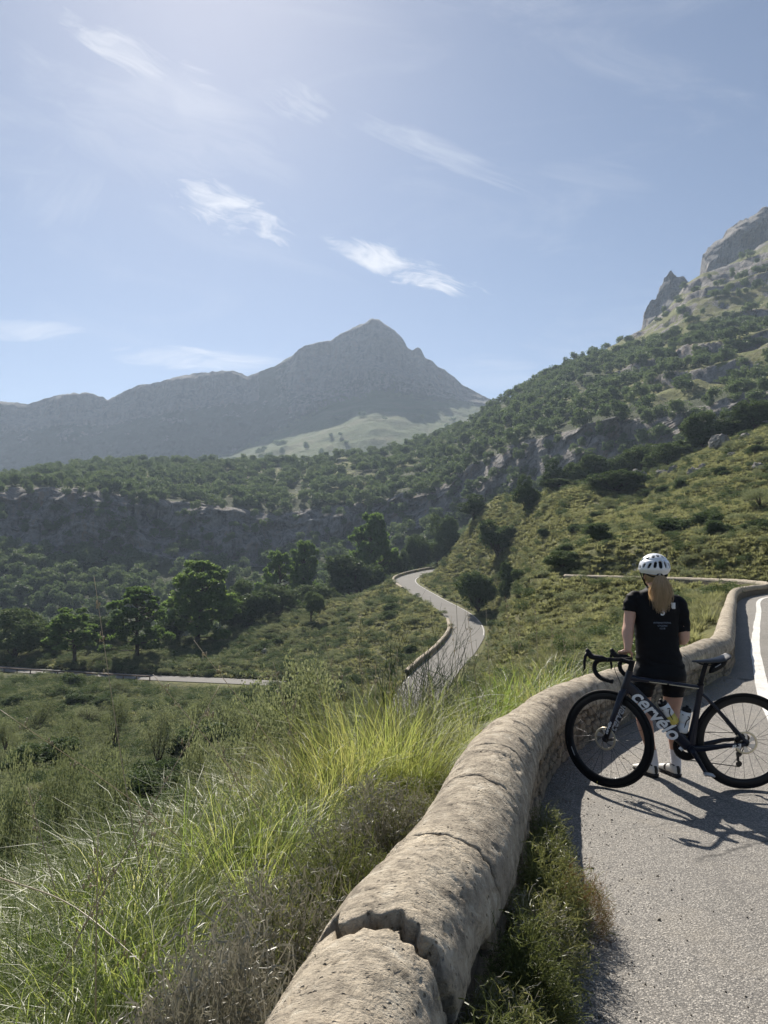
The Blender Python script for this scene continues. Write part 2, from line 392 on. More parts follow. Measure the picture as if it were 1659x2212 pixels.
def asphalt(name, near=True, tint=(1, 1, 1)):
    m, t = new_mat(name)
    P = t.n('ShaderNodeNewGeometry').outputs['Position']
    v = t.n('ShaderNodeTexVoronoi', {'feature': 'F1'}, Vector=P, Scale=122.0, Randomness=1.0)
    v2 = t.n('ShaderNodeTexVoronoi', {'feature': 'F1'}, Vector=P, Scale=245.0, Randomness=1.0)
    sv = t.n('ShaderNodeSeparateColor', None, Color=v.outputs['Color']).outputs[0]
    big = t.noise(P, 0.8, 5, 0.6).outputs[0]; mid = t.noise(P, 7.0, 4, 0.6).outputs[0]
    chip = t.ramp(sv, [(0.0, (0.15, 0.142, 0.128)), (0.45, (0.270, 0.252, 0.225)), (0.8, (0.37, 0.345, 0.305)), (1.0, (0.54, 0.505, 0.445))])
    gap = t.mapr(v.outputs['Distance'], 0.42, 0.70)
    c = t.mix(t.m('MULTIPLY', gap, 0.8), chip, (0.075, 0.070, 0.064))
    c = t.mix(t.mapr(big, 0.35, 0.7), c, t.mix(0.25, c, (0.15, 0.14, 0.125)))
    c = t.mix(t.mapr(mid, 0.55, 0.8), c, t.mix(0.5, c, (0.09, 0.085, 0.08)))
    trk = t.noise(t.n('ShaderNodeMapping', None, Vector=P, Scale=(1.4, 0.35, 1.0), Rotation=(0, 0, -0.35)).outputs[0], 1.0, 4, 0.55, 0.4).outputs[0]
    c = t.mix(t.mapr(trk, 0.40, 0.70, 0, 0.45), c, t.mix(1.0, c, (0.70, 0.69, 0.68), 'MULTIPLY'))
    dust = t.noise(P, 2.3, 6, 0.65, 0.8).outputs[0]
    c = t.mix(t.mapr(dust, 0.52, 0.75, 0, 0.40), c, (0.30, 0.265, 0.21))
    ck = t.n('ShaderNodeTexVoronoi', {'feature': 'DISTANCE_TO_EDGE'}, Vector=t.n('ShaderNodeVectorMath', {'operation': 'MULTIPLY_ADD'}, i0=t.noise(P, 3.0, 4, 0.6).outputs['Color'], i1=(0.35, 0.35, 0.0), i2=P).outputs[0], Scale=0.55)
    ckm = t.m('MULTIPLY', t.mapr(ck.outputs['Distance'], 0.006, 0.0), t.mapr(t.noise(P, 0.7, 3, 0.5).outputs[0], 0.50, 0.62))
    c = t.mix(t.m('MULTIPLY', ckm, 0.85), c, (0.035, 0.033, 0.030))
    c = t.mix(1.0, c, tint, 'MULTIPLY')
    h = t.m('ADD', t.m('MULTIPLY', t.m('SUBTRACT', 1.0, v.outputs['Distance']), sv), t.m('MULTIPLY', v2.outputs['Distance'], -0.25))
    bp = t.n('ShaderNodeBump', None, Height=h, Strength=0.9 if near else 0.25, Distance=0.006)
    b = t.n('ShaderNodeBsdfPrincipled', None, Base_Color=c, Roughness=0.72, Normal=bp.outputs[0]); b.inputs['Specular IOR Level'].default_value = 0.35
    t.n('ShaderNodeOutputMaterial', None, Surface=b.outputs[0]); MATS[name] = m
asphalt('asphalt')
def far_asphalt():
    m, t = new_mat('far_asphalt')
    P = t.n('ShaderNodeNewGeometry').outputs['Position']
    n = t.noise(P, 0.35, 5, 0.6).outputs[0]; n2 = t.noise(P, 3.0, 4, 0.6).outputs[0]
    c = t.mix(n, (0.165, 0.158, 0.147), (0.225, 0.215, 0.198)); c = t.mix(t.mapr(n2, 0.5, 0.9, 0, 0.6), c, (0.13, 0.125, 0.12))
    b = t.n('ShaderNodeBsdfPrincipled', None, Base_Color=c, Roughness=0.85); b.inputs['Specular IOR Level'].default_value = 0.08
    t.n('ShaderNodeOutputMaterial', None, Surface=b.outputs[0]); MATS['far_asphalt'] = m
far_asphalt()
def paint():
    m, t = new_mat('road_paint')
    P = t.n('ShaderNodeNewGeometry').outputs['Position']
    n = t.noise(P, 30, 5, 0.7).outputs[0]; n2 = t.noise(P, 2.0, 4, 0.6).outputs[0]
    f = t.mapr(t.m('ADD', n, t.m('MULTIPLY', n2, 0.5)), 0.62, 0.98)
    c = t.mix(f, (0.76, 0.75, 0.71), (0.36, 0.345, 0.32))
    v = t.n('ShaderNodeTexVoronoi', None, Vector=P, Scale=90.0)
    bp = t.n('ShaderNodeBump', None, Height=v.outputs['Distance'], Strength=0.5, Distance=-0.004)
    b = t.n('ShaderNodeBsdfPrincipled', None, Base_Color=c, Roughness=0.6, Normal=bp.outputs[0])
    t.n('ShaderNodeOutputMaterial', None, Surface=b.outputs[0]); MATS['road_paint'] = m
paint()
def mortar(name, light, dark, lich, sc=1.0, bump=1.0, dk=0.9):
    m, t = new_mat(name)
    P = t.n('ShaderNodeTexCoord').outputs['Object']
    n1 = t.noise(P, 3.0 * sc, 6, 0.65, 0.5).outputs[0]; n2 = t.noise(P, 14 * sc, 6, 0.7, 0.3).outputs[0]; n3 = t.noise(P, 70 * sc, 4, 0.7).outputs[0]
    v = t.n('ShaderNodeTexVoronoi', None, Vector=P, Scale=55.0 * sc)
    c = t.mix(t.mapr(n1, 0.35, 0.65), light, dark)
    c = t.mix(t.mapr(n2, 0.48, 0.66, 0, dk), c, tuple(q * 0.52 for q in dark))
    c = t.mix(t.mapr(n2, 0.45, 0.30, 0, 0.75), c, lich)
    c = t.mix(t.mapr(n3, 0.56, 0.75, 0, 0.7), c, tuple(q * 0.45 for q in dark))
    pit = t.mapr(v.outputs['Distance'], 0.32, 0.05)
    sv = t.n('ShaderNodeSeparateColor', None, Color=v.outputs['Color']).outputs[1]
    pit = t.m('MULTIPLY', pit, t.mapr(sv, 0.72, 0.82))
    c = t.mix(t.m('MULTIPLY', pit, 0.7), c, tuple(q * 0.3 for q in dark))
    h = t.m('ADD', t.m('MULTIPLY', n2, 1.0), t.m('ADD', t.m('MULTIPLY', n3, 0.45), t.m('MULTIPLY', pit, -0.6)))
    bp = t.n('ShaderNodeBump', None, Height=h, Strength=0.85 * bump, Distance=0.02)
    b = t.n('ShaderNodeBsdfPrincipled', None, Base_Color=c, Roughness=0.92, Normal=bp.outputs[0]); b.inputs['Specular IOR Level'].default_value = 0.2
    t.n('ShaderNodeOutputMaterial', None, Surface=b.outputs[0]); MATS[name] = m
mortar('cap_mortar', (0.47, 0.405, 0.310), (0.315, 0.272, 0.212), (0.60, 0.55, 0.45), bump=1.25, dk=0.90)
mortar('wall_stone', (0.36, 0.285, 0.195), (0.26, 0.215, 0.16), (0.43, 0.37, 0.28), 2.0)
mortar('wall_core', (0.20, 0.165, 0.12), (0.13, 0.11, 0.085), (0.26, 0.22, 0.165), 1.6)
mortar('rubble', (0.42, 0.37, 0.30), (0.30, 0.265, 0.215), (0.55, 0.51, 0.44), 3.0)
mortar('boulder', (0.34, 0.315, 0.28), (0.24, 0.225, 0.20), (0.46, 0.44, 0.40), 0.6)
principled('rust_steel', (0.16, 0.11, 0.08), 0.8, 0.3, var=0.4, vscale=3)
# ------------------------------------------------------------------ paths on the ground (metres; camera stands at 0,0)
WALL_PTS = np.array([(-0.50, -1.2), (-0.32, 0.4), (-0.14, 1.6), (0.035, 2.32), (0.32, 3.19), (0.63, 4.39), (0.93, 5.42), (1.31, 6.39), (1.91, 7.36),
                     (2.73, 8.5), (3.6, 9.6), (4.5, 10.9), (5.4, 12.4), (9.5, 21.3), (16.0, 35.0), (21.6, 43.5), (24.6, 52.0), (24.4, 61.0), (20.6, 74.0), (18.8, 80.5)])
WALL = smooth_path(WALL_PTS, 260)
SROAD_PX = [(1010, 1224, 275), (950, 1230, 255), (893, 1243, 235), (876, 1258, 215), (922, 1289, 185), (985, 1325, 160), (1010, 1360, 143),
            (990, 1400, 125), (950, 1440, 110), (918, 1480, 98), (896, 1530, 86), (890, 1575, 77), (870, 1610, 72)]
SROAD = smooth_path([W(*q) for q in SROAD_PX], 260)
LROAD_PX = [(600, 1476, 122), (480, 1470, 128), (360, 1465, 132), (240, 1459, 136), (120, 1452, 140), (0, 1444, 145), (-120, 1436, 150), (-260, 1430, 156)]
LROAD = smooth_path([W(*q) for q in LROAD_PX], 120)
def path_dist(XY, P):
    """signed distance (positive to the right of the travel direction), nearest parameter index (float)"""
    P2 = np.asarray(P)[:, :2]; A, B = P2[:-1], P2[1:]; D = B - A; L2 = (D ** 2).sum(1)
    best = np.full(len(XY), 1e9); sg = np.zeros(len(XY)); ix = np.zeros(len(XY))
    for s in range(0, len(XY), 4000):
        q = XY[s:s + 4000]; w_ = q[:, None, :] - A[None]
        t = np.clip((w_ * D).sum(2) / L2, 0, 1); d = np.linalg.norm(w_ - t[..., None] * D, axis=2)
        k = d.argmin(1); r = np.arange(len(q))
        cr = D[k, 0] * w_[r, k, 1] - D[k, 1] * w_[r, k, 0]
        best[s:s + 4000] = d[r, k]; sg[s:s + 4000] = np.where(cr < 0, 1, -1); ix[s:s + 4000] = k + t[r, k]
    return best * sg, ix

# ------------------------------------------------------------------ hillside: thin-plate surface through surveyed points
XYZ = [(-.6, 1, -.05), (-1.5, 2, -.35), (-3, 1, -.9), (-.6, 3, -.2), (-1.5, 4, -.65), (-3.2, 4, -1.5), (.2, 5, -.18), (-1.5, 7, -1.4), (-4, 7, -3), (.8, 8, -.55),
       (1.5, 10, -.75), (2.3, 9.6, -.4), (1.4, 8, -.3), (-2, 11, -3.2), (-6, 11, -5), (3, 12, -.75), (3.6, 11.2, -.45), (0, 15, -3.8), (-5, 18, -6.5), (3, 18, -2.8), (6.5, 18, -1.0), (0, 25, -6.5), (-10, 25, -9.5),
       (6, 25, -2.8), (9.5, 26, -1.0), (12, 38, -2.2), (5, 38, -6.5), (-5, 40, -11), (-22, 40, -14), (10, 55, -5.5), (17, 55, -2.6), (0, -3, 0), (-4, -3, -1), (4, -3, .1),
       (22.5, 55, -1.4), (21.5, 64, -1.2), (18.5, 73, -1.3), (16.5, 80, -1.0), (20, 45, -1.3), (14, 46, -2.6), (15, 66, -3.2), (3, 3, 0), (6, 5, .1), (12, 14, .6), (20, 28, 1.0), (35, 45, 4)]
PXD = [(1300, 1400, 40), (1300, 1310, 62), (1200, 1400, 45), (1200, 1330, 70), (1100, 1400, 60), (1100, 1300, 105), (1050, 1440, 75), (1480, 1330, 32), (1480, 1290, 45),
       (1520, 1370, 20), (1659, 1200, 62), (1500, 1200, 76), (1300, 1195, 92), (1150, 1250, 112), (1150, 1180, 150), (1659, 1100, 95), (1500, 1100, 115), (1300, 1110, 140), (1150, 1110, 175),
       (1060, 1160, 205), (1659, 1000, 135), (1500, 1020, 155), (1400, 1060, 170), (1659, 925, 175), (1500, 985, 190), (1400, 1020, 200), (1300, 1045, 205), (1200, 1070, 215),
       (1130, 1078, 225), (1050, 1088, 240), (1000, 1165, 250), (960, 1205, 262), (925, 1230, 272), (1080, 1300, 170), (1000, 1255, 205), (880, 1325, 168), (860, 1400, 135),
       (750, 1330, 185), (700, 1400, 150), (800, 1480, 110), (600, 1380, 165), (560, 1352, 182), (520, 1450, 140), (700, 1310, 198), (850, 1262, 224), (480, 1400, 168),
       (480, 1470, 128), (240, 1459, 136), (0, 1444, 145), (-150, 1434, 151), (300, 1425, 152), (100, 1405, 162), (0, 1395, 166), (200, 1372, 186), (0, 1355, 192), (-150, 1345, 195),
       (0, 1520, 105), (240, 1560, 95), (480, 1560, 88), (300, 1650, 70), (0, 1650, 65), (600, 1560, 80), (0, 1750, 40), (1800, 1180, 70), (1800, 1050, 110), (1800, 900, 170)]
PXD += [q for q in SROAD_PX[1:]]
HID = [(-200, 285, -42), (50, 285, -42), (300, 285, -42), (500, 285, -42), (700, 300, -38), (850, 320, -34), (1000, 330, -16), (1150, 300, 8), (1300, 285, 12), (1500, 275, 18), (1800, 265, 26)]
ctl = [q for q in XYZ] + [W(*q) for q in PXD] + [(((px * 768 / 1659) - 384) / FPX * d, d, z) for px, d, z in HID]
ctl = np.array(ctl)
OY = 6.0
def warp(X, Y): return np.stack([np.asarray(X) / (np.asarray(Y) + OY) * 3.2, np.log(np.asarray(Y) + OY)], -1)
cw = warp(ctl[:, 0], ctl[:, 1]); ZS = ctl[:, 1] + OY      # heights are fitted relative to distance, so near and far weigh alike
def tps_k(r2): return np.where(r2 > 0, 0.5 * r2 * np.log(r2 + 1e-12), 0.0)
nC = len(ctl); K = tps_k(((cw[:, None] - cw[None]) ** 2).sum(2)) + np.eye(nC) * 0.004
Pm = np.c_[np.ones(nC), cw]; Amat = np.block([[K, Pm], [Pm.T, np.zeros((3, 3))]])
sol = np.linalg.solve(Amat, np.r_[ctl[:, 2] / ZS, 0, 0, 0])
def tps(X, Y):
    out = np.zeros(len(X))
    for s in range(0, len(X), 20000):
        q = warp(X[s:s + 20000], Y[s:s + 20000]); k = tps_k(((q[:, None] - cw[None]) ** 2).sum(2))
        out[s:s + 20000] = (k @ sol[:nC] + sol[nC] + q @ sol[nC + 1:]) * (Y[s:s + 20000] + OY)
    return out
def hill_height(X, Y, detail=True):
    X = np.asarray(X, float); Y = np.asarray(Y, float); XY = np.c_[X, Y]
    z = tps(X, Y)
    sw, _ = path_dist(XY, WALL); ss, si = path_dist(XY, SROAD); sl, li = path_dist(XY, LROAD)
    if detail:
        p = np.c_[X, Y, np.zeros(len(X))]; A = np.clip(Y, 2, 140)
        amp = sstep(np.abs(ss), 3.5, 9) * sstep(np.abs(sl), 3, 7) * sstep(-sw, 0.2, 2.5) + sstep(sw, 8.5, 14)
        z = z + amp * (fbm(p / 14, 4, 3) * 0.010 * A + fbm(p / 3.0, 3, 5) * np.clip(0.03 * Y ** 0.5, 0.04, 0.25) * sstep(Y, 4, 20) + fbm(p / 0.9, 3, 9) * 0.05)
    zs = np.interp(si, np.arange(len(SROAD)), SROAD[:, 2]); k = 1 - sstep(ss, 3.4, 7.0); k = np.where(ss < 0, 1 - sstep(-ss, 4.2, 11.0), k); z = z * (1 - k) + (zs - 0.10) * k
    zl = np.interp(li, np.arange(len(LROAD)), LROAD[:, 2]); k = 1 - sstep(np.abs(sl), 2.9, 6.0); z = z * (1 - k) + (zl - 0.10) * k
    wd = np.clip(Y * 0.06, 0.35, 4.0); k = sstep(sw, -wd, 0.10) * (1 - sstep(sw, 8.0, 13.0)); z = z * (1 - k) + (-0.06) * k
    return z
NU, NV = 430, 430
uu = np.linspace(-0.80, 0.80, NU); vv = np.exp(np.linspace(math.log(3.0), math.log(345 + OY), NV)) - OY
UU, VV = np.meshgrid(uu, vv); X = (UU * (VV + OY)).ravel(); Y = VV.ravel()
Z = hill_height(X, Y)
P3 = np.c_[X, Y, Z]
n = fbm(P3 / 9.0, 4, 21); sc_at = 0.30 + 0.35 * n + 0.25 * sstep(-X / (Y + 6), 0.0, 0.4)
rk = 0.10 + 0.38 * sstep(fbm(P3 / 6.0, 4, 33), 0.15, 0.5) * sstep(Y, 40, 90)
hill = link('hillside', make_mesh('hillside', P3, grid_faces(NU, NV), True, ['hillside'], {'rock': rk, 'scrub': sc_at}))
tag(hill, 'grassy hillside falling into the valley below the road', kind='structure')
HZ = Z.reshape(NV, NU)
def ground(x, y):
    """height of the finished hillside mesh (bilinear)"""
    x = np.atleast_1d(np.asarray(x, float)); y = np.atleast_1d(np.asarray(y, float))
    u = (x / (y + OY) - uu[0]) / (uu[1] - uu[0]); v = (np.log(y + OY) - math.log(3.0)) / (math.log(345 + OY) - math.log(3.0)) * (NV - 1)
    u = np.clip(u, 0, NU - 1.001); v = np.clip(v, 0, NV - 1.001); i = u.astype(int); j = v.astype(int); f = u - i; g = v - j
    return HZ[j, i] * (1 - f) * (1 - g) + HZ[j, i + 1] * f * (1 - g) + HZ[j + 1, i] * (1 - f) * g + HZ[j + 1, i + 1] * f * g
def proj(P):
    """photo position (1659 measure) of world points"""
    P = np.atleast_2d(np.asarray(P, float)); c, s_ = math.cos(PITCH), math.sin(PITCH)
    y = P[:, 1]; z = P[:, 2] - CAMH; f = y * c + z * s_; u = -y * s_ + z * c; f = np.where(f > 0.01, f, 0.01)
    return (384 + FPX * P[:, 0] / f) * 1659 / 768, (512 - FPX * u / f) * 1659 / 768

# ------------------------------------------------------------------ lofted mountains
def loft_sheet(name, cols, curves, rows, ncol, mat, disp, label, attr):
    """curves: list of (list y_photo, list depth); rows: samples between consecutive curves"""
    x = np.linspace(cols[0], cols[-1], ncol); cs = []
    for ys, ds in curves:
        if isinstance(ys, tuple): xs2, ys = zip(*ys[0]); yi = np.interp(x, xs2, ys)
        else: yi = np.interp(x, cols, ys)
        di = np.interp(x, cols, ds if hasattr(ds, '__len__') else [ds] * len(cols))
        k = np.ones(9) / 9; pad = np.r_[[di[0]] * 4, di, [di[-1]] * 4]; di = np.convolve(pad, k, 'valid')
        P = np.array([W(a, b, c) for a, b, c in zip(x, yi, di)]); cs.append(P)
    V = []; S = []
    for k in range(len(cs) - 1):
        tt = np.linspace(0, 1, rows[k], endpoint=(k == len(cs) - 2))
        for t in tt: V.append(cs[k] * (1 - t) + cs[k + 1] * t); S.append(np.full(ncol, k + t))
    nr = len(V); V = np.array(V); S = np.array(S)
    V, at = disp(V.copy(), S)
    me = make_mesh(name, V.reshape(-1, 3), grid_faces(ncol, nr), True, [mat], {k: v.ravel() for k, v in at.items()})
    o = link(name, me); tag(o, label, kind='structure')
    return o, V, S, at
# mountain flank with the cliff band, the wooded shelf above it and the right-hand slope
cols = [-200, -100, 0, 200, 400, 600, 800, 950, 1060, 1150, 1300, 1400, 1500, 1659, 1760, 1900]
c0y = [1420, 1420, 1420, 1400, 1390, 1380, 1330, 1280, 1240, 1200, 1150, 1120, 1080, 1010, 980, 960]
c0d = [300, 300, 300, 300, 305, 310, 320, 330, 330, 320, 300, 290, 280, 265, 260, 260]
c1y = [1155, 1150, 1150, 1190, 1210, 1200, 1165, 1110, 1085, 1062, 1015, 985, 950, 905, 880, 860]
c1d = [400, 400, 400, 410, 420, 425, 425, 415, 400, 380, 345, 325, 310, 290, 280, 280]
c2y = [1075, 1065, 1055, 1062, 1088, 1108, 1085, 1045, 992, 948, 918, 912, 890, 850, 825, 800]
c2d = [425, 425, 425, 432, 442, 446, 445, 435, 418, 396, 362, 340, 325, 306, 300, 300]
cmy = [1062, 1058, 1050, 1035, 1040, 1048, 1030, 985, 925, 875, 820, 795, 745, 690, 660, 620]
cmd = [520, 520, 520, 520, 525, 530, 530, 520, 505, 490, 480, 480, 490, 500, 510, 520]
sky_m = [(-200, 1055), (-100, 1050), (0, 1045), (100, 1025), (150, 1015), (300, 1003), (500, 1003), (650, 1000), (800, 983), (900, 962), (1000, 925), (1060, 885), (1100, 862), (1150, 828),
         (1200, 800), (1250, 778), (1310, 752), (1350, 730), (1390, 710), (1440, 668), (1485, 610), (1520, 590), (1570, 575), (1600, 560), (1659, 520), (1760, 460), (1900, 400)]
c3d = [640, 640, 640, 640, 640, 640, 640, 640, 620, 620, 650, 680, 700, 720, 730, 740]
c4y = [1090, 1085, 1080, 1050, 1040, 1040, 1020, 970, 930, 890, 830, 790, 720, 640, 600, 560]
c4d = [760] * 16
def disp_m(V, S):
    P = V.reshape(-1, 3).copy(); s = S.ravel()
    cliff = sstep(s, 0.75, 1.05) * (1 - sstep(s, 1.9, 2.15))
    upper = sstep(s, 2.0, 2.3) * (1 - sstep(s, 3.97, 4.1)); skyl = np.exp(-((s - 4) / 0.12) ** 2)
    px, py = proj(P)
    n_big = ridged(P * [1 / 55, 1 / 55, 1 / 80], 5, 41); n_mid = ridged(P * [1 / 16, 1 / 16, 1 / 26], 4, 47); n_f = fbm(P / 5.0, 4, 53)
    ledge = np.abs(((P[:, 2] + 6 * fbm(P / 30, 3, 61)) / 13.0) % 1 - 0.5) * 2
    off = cliff * (n_big * 15 + n_mid * 8 + n_f * 3.5 + (ledge - 0.5) * 3.5)
    P[:, 2] += cliff * fbm(P / [26, 26, 60], 3, 44) * 9
    P[:, 1] -= off; P[:, 0] += cliff * n_f * 2
    right = sstep(px, 1180, 1420)
    lump = fbm(P / 60, 4, 71) * 8 + ridged(P / 24, 4, 73) * 2.2 + fbm(P / 6, 3, 79) * 0.8
    P[:, 2] += upper * (1 - 0.75 * skyl) * lump * (0.7 + 0.5 * right)
    # limestone steps on the right-hand slope
    hgt = P[:, 2] + 10 * fbm(P / 45, 3, 83); per = 26.0; fr = (hgt / per) % 1.0
    stepz = (sstep(fr, 0.62, 0.88) - fr) * per
    patch = sstep(fbm(P / 40, 3, 91), -0.15, 0.25)
    P[:, 2] += upper * (1 - skyl) * right * stepz * 0.5 * patch
    stepface = sstep(fr, 0.60, 0.68) * (1 - sstep(fr, 0.84, 0.92)) * patch * right
    P[:, 2] += skyl * (fbm(P / 12, 4, 95) * 2.0)
    outc = sstep(fbm(P / 22, 4, 101), 0.22, 0.5)
    rock = np.clip(cliff * 0.95 + upper * (0.10 + 0.85 * stepface + 0.45 * outc * (0.5 + 0.5 * right) + 0.28 * right * sstep(-py, -800, -640)), 0, 1)
    scr = np.clip(0.60 + 0.5 * fbm(P / 35, 3, 107) + 0.5 * (1 - upper), 0, 1) - 0.32 * right * upper
    return P.reshape(V.shape), {'rock': rock.reshape(S.shape), 'scrub': scr.reshape(S.shape)}
mtn, MV, MS, MA = loft_sheet('mountain_slope', cols, [(c0y, c0d), (c1y, c1d), (c2y, c2d), (cmy, cmd), ((sky_m,), c3d), (c4y, c4d)], [24, 90, 60, 80, 16], 620, 'mountain', disp_m,
                         'wooded limestone mountain flank with a grey cliff band', None)
# distant peak and ridge
fcols = [-300, -150, 0, 200, 400, 500, 600, 700, 800, 900, 1000, 1060, 1150, 1300, 1500]
f_sky = [(-300, 890), (-150, 880), (-40, 872), (0, 868), (60, 873), (110, 858), (150, 850), (190, 848), (215, 856), (232, 862), (260, 850), (300, 832), (345, 826), (380, 815), (430, 806), (500, 800), (522, 808), (536, 813), (580, 797), (600, 787),
         (625, 772), (660, 748), (690, 740), (715, 736), (735, 722), (760, 708), (785, 699), (805, 688), (818, 691), (835, 703), (852, 713), (868, 730), (878, 750), (890, 760), (900, 752), (908, 754), (917, 775), (932, 780), (945, 793), (960, 800), (968, 808),
         (1000, 834), (1030, 852), (1060, 866), (1100, 862), (1130, 870), (1200, 900), (1500, 980)]
f1y = [1030, 1030, 1030, 1020, 1005, 985, 935, 885, 856, 858, 872, 884, 890, 930, 990]
f1d = [1575] * 6 + [1580, 1585, 1590, 1595, 1610, 1620, 1620, 1620, 1620]
def disp_f(V, S):
    P = V.reshape(-1, 3).copy(); s = S.ravel()
    steep = sstep(s, 0.92, 1.12) * (1 - sstep(s, 1.98, 2.08)); low = 1 - sstep(s, 0.85, 1.1); crest = np.exp(-((s - 2) / 0.03) ** 2)
    a = ridged(P * [1 / 130, 1 / 130, 1 / 190], 5, 141); b = ridged(P * [1 / 42, 1 / 42, 1 / 75], 4, 147); c = fbm(P / 14, 4, 151)
    P[:, 1] -= steep * (1 - crest) * (a * 26 + b * 14 + c * 4)
    P[:, 2] += low * (fbm(P / 160, 4, 155) * 22 + ridged(P / 60, 4, 156) * 5) * sstep(s, 0.0, 0.3)
    P[:, 2] += crest * (ridged(P / 22, 3, 157) * 4.5 - 1.0) * 0.8
    px, py = proj(V.reshape(-1, 3))
    band = steep * np.where(px < 560, sstep(s, 1.52, 1.68), 0.0) + steep * sstep(px, 560, 700) * (0.35 + 0.6 * sstep(s, 1.2, 1.5))
    rock = np.clip(band * 0.85 + steep * 0.15 + 0.30 * sstep(fbm(P / 45, 4, 159), 0.15, 0.5) * steep + 0.1, 0, 1)
    scr = np.clip(0.20 + 0.45 * fbm(P / 90, 4, 163) + steep * 0.65, 0, 1)
    return P.reshape(V.shape), {'rock': rock.reshape(S.shape), 'scrub': scr.reshape(S.shape)}
far, FV, FS, FA = loft_sheet('distant_mountain', fcols, [([1075] * 15, 950), (f1y, f1d), ((f_sky,), 1700), ([960] * 15, 1900)], [90, 120, 8], 620, 'far_mountain', disp_f,
                             'hazy pointed rocky mountain with a long ridge on its left', None)
# upper crags behind the right-hand slope
kcols = [1340, 1500, 1900]
k_top = [(1340, 790), (1375, 735), (1388, 700), (1394, 668), (1405, 652), (1418, 642), (1425, 625), (1433, 607), (1440, 593), (1450, 586), (1458, 592), (1468, 596), (1478, 598), (1486, 618), (1500, 640), (1508, 612), (1513, 580), (1518, 552), (1530, 536),
         (1548, 523), (1562, 510), (1578, 492), (1595, 482), (1618, 470), (1640, 456), (1659, 446), (1700, 425), (1760, 395), (1900, 340)]
k_base = [(a, b + 150) for a, b in k_top]
def disp_k(V, S):
    P = V.reshape(-1, 3).copy(); s = S.ravel(); crest = np.exp(-((s - 1) / 0.05) ** 2)
    a = ridged(P * [1 / 60, 1 / 60, 1 / 110], 5, 241); b = ridged(P * [1 / 18, 1 / 18, 1 / 34], 4, 247)
    P[:, 1] -= (1 - crest) * (a * 24 + b * 15 + fbm(P / 7, 3, 255) * 4); P[:, 2] += crest * (ridged(P / 14, 3, 251) * 5.0 - 1.5); P[:, 0] += (1 - crest) * b * 3
    return P.reshape(V.shape), {'rock': np.full(S.shape, 0.9), 'scrub': np.full(S.shape, 0.3)}
loft_sheet('upper_crag', kcols, [((k_base,), 860), ((k_top,), 900), ((k_base,), 940)], [70, 10], 240, 'mountain', disp_k, 'grey rock crags above the right-hand slope', None)
# valley floor out to the horizon
gv = [(-4200, -800, -70), (4200, -800, -70), (4200, 4200, -70), (-4200, 4200, -70)]
tag(link('valley_floor', make_mesh('valley_floor', gv, [(0, 1, 2, 3)], False, ['hillside'], {'rock': [0] * 4, 'scrub': [0.6] * 4})), 'low ground of the valley', kind='structure')
# haze: one closed box of even, thin air round camera and land
hb = MB(); hb.box((0, 1700, 285), (8600, 5200, 730)); m, t = new_mat('haze_air')
pv = t.n('ShaderNodeVolumePrincipled', None, Color=(0.64, 0.79, 1.0), Density=HAZE_DENSITY, Anisotropy=HAZE_ANISO)
t.n('ShaderNodeOutputMaterial', None, Volume=pv.outputs[0]); MATS['haze_air'] = m
tag(hb.build('haze', 'haze_air', smooth=False), 'thin pale haze filling the valley air', kind='stuff')
# ------------------------------------------------------------------ roads
def ribbon(path, offs, z=None, dz=0.0):
    """strip mesh along a path; offs: offsets to the right of travel"""
    P = np.asarray(path); T = np.gradient(P[:, :2], axis=0); T /= np.linalg.norm(T, axis=1)[:, None]; Nn = np.c_[T[:, 1], -T[:, 0]]
    V = []
    for o in offs:
        zz = (P[:, 2] if z is None else np.full(len(P), z)) + dz
        V.append(np.c_[P[:, :2] + Nn * (o[:, None] if np.ndim(o) else o), zz])
    V = np.stack(V, 1).reshape(-1, 3); return V, grid_faces(len(offs), len(P))
NEAR = smooth_path(WALL_PTS, 400)
V, F = ribbon(NEAR, [0.02, 0.8, 2.0, 4.0, 7.6], z=0.0)
# behind the camera too, so the road carries on
tag(link('road', make_mesh('road', V, F, True, ['asphalt'])), 'grey chip-seal asphalt road beside the stone wall', kind='structure')
# painted edge line: surveyed points on the road surface
def on_road(x, y):
    v = pdir(x * 1659 / 768, y * 2212 / 1024); k = -CAMH / v.z; return (v.x * k, v.y * k)
LINE = [on_road(x, y) for x, y in ((842, 860), (800, 785), (778, 744), (763.5, 712), (756.5, 690), (752.5, 667), (751.5, 641), (756, 613))] + [(17.1, 35.2), (22.4, 42.8), (25.6, 51.5), (25.4, 61.5), (21.6, 74.5), (19.8, 81)]
LINE = smooth_path(LINE, 420); wob = 0.012 * vnoise(np.c_[LINE * 1.7, LINE[:, 0] * 0], 5)
V, F = ribbon(LINE, [wob, 0.155 + wob * 0.6], z=0.005)
tag(link('road_edge_line', make_mesh('road_edge_line', V, F, True, ['road_paint'])), 'white painted edge line on the near road', kind='structure')
V, F = ribbon(SROAD, [-3.15, -1, 1, 3.1], dz=0.0)
tag(link('winding_road', make_mesh('winding_road', V, F, True, ['far_asphalt'])), 'pale asphalt road winding down the hillside in an S bend', kind='structure')
for nm, a in (('winding_road_left_line', 2.80), ('winding_road_right_line', -2.95)):
    PP = SROAD if a > 0 else SROAD[proj(SROAD)[1] < 1372]; V, F = ribbon(PP, [a, a + 0.09], dz=0.02)
    tag(link(nm, make_mesh(nm, V, F, True, ['road_paint'])), 'thin white edge line of the winding road', kind='structure')
V, F = ribbon(LROAD, [-2.6, 2.6], dz=0.0)
tag(link('lower_road', make_mesh('lower_road', V, F, True, ['far_asphalt'])), 'straight stretch of road low on the valley side at left', kind='structure')
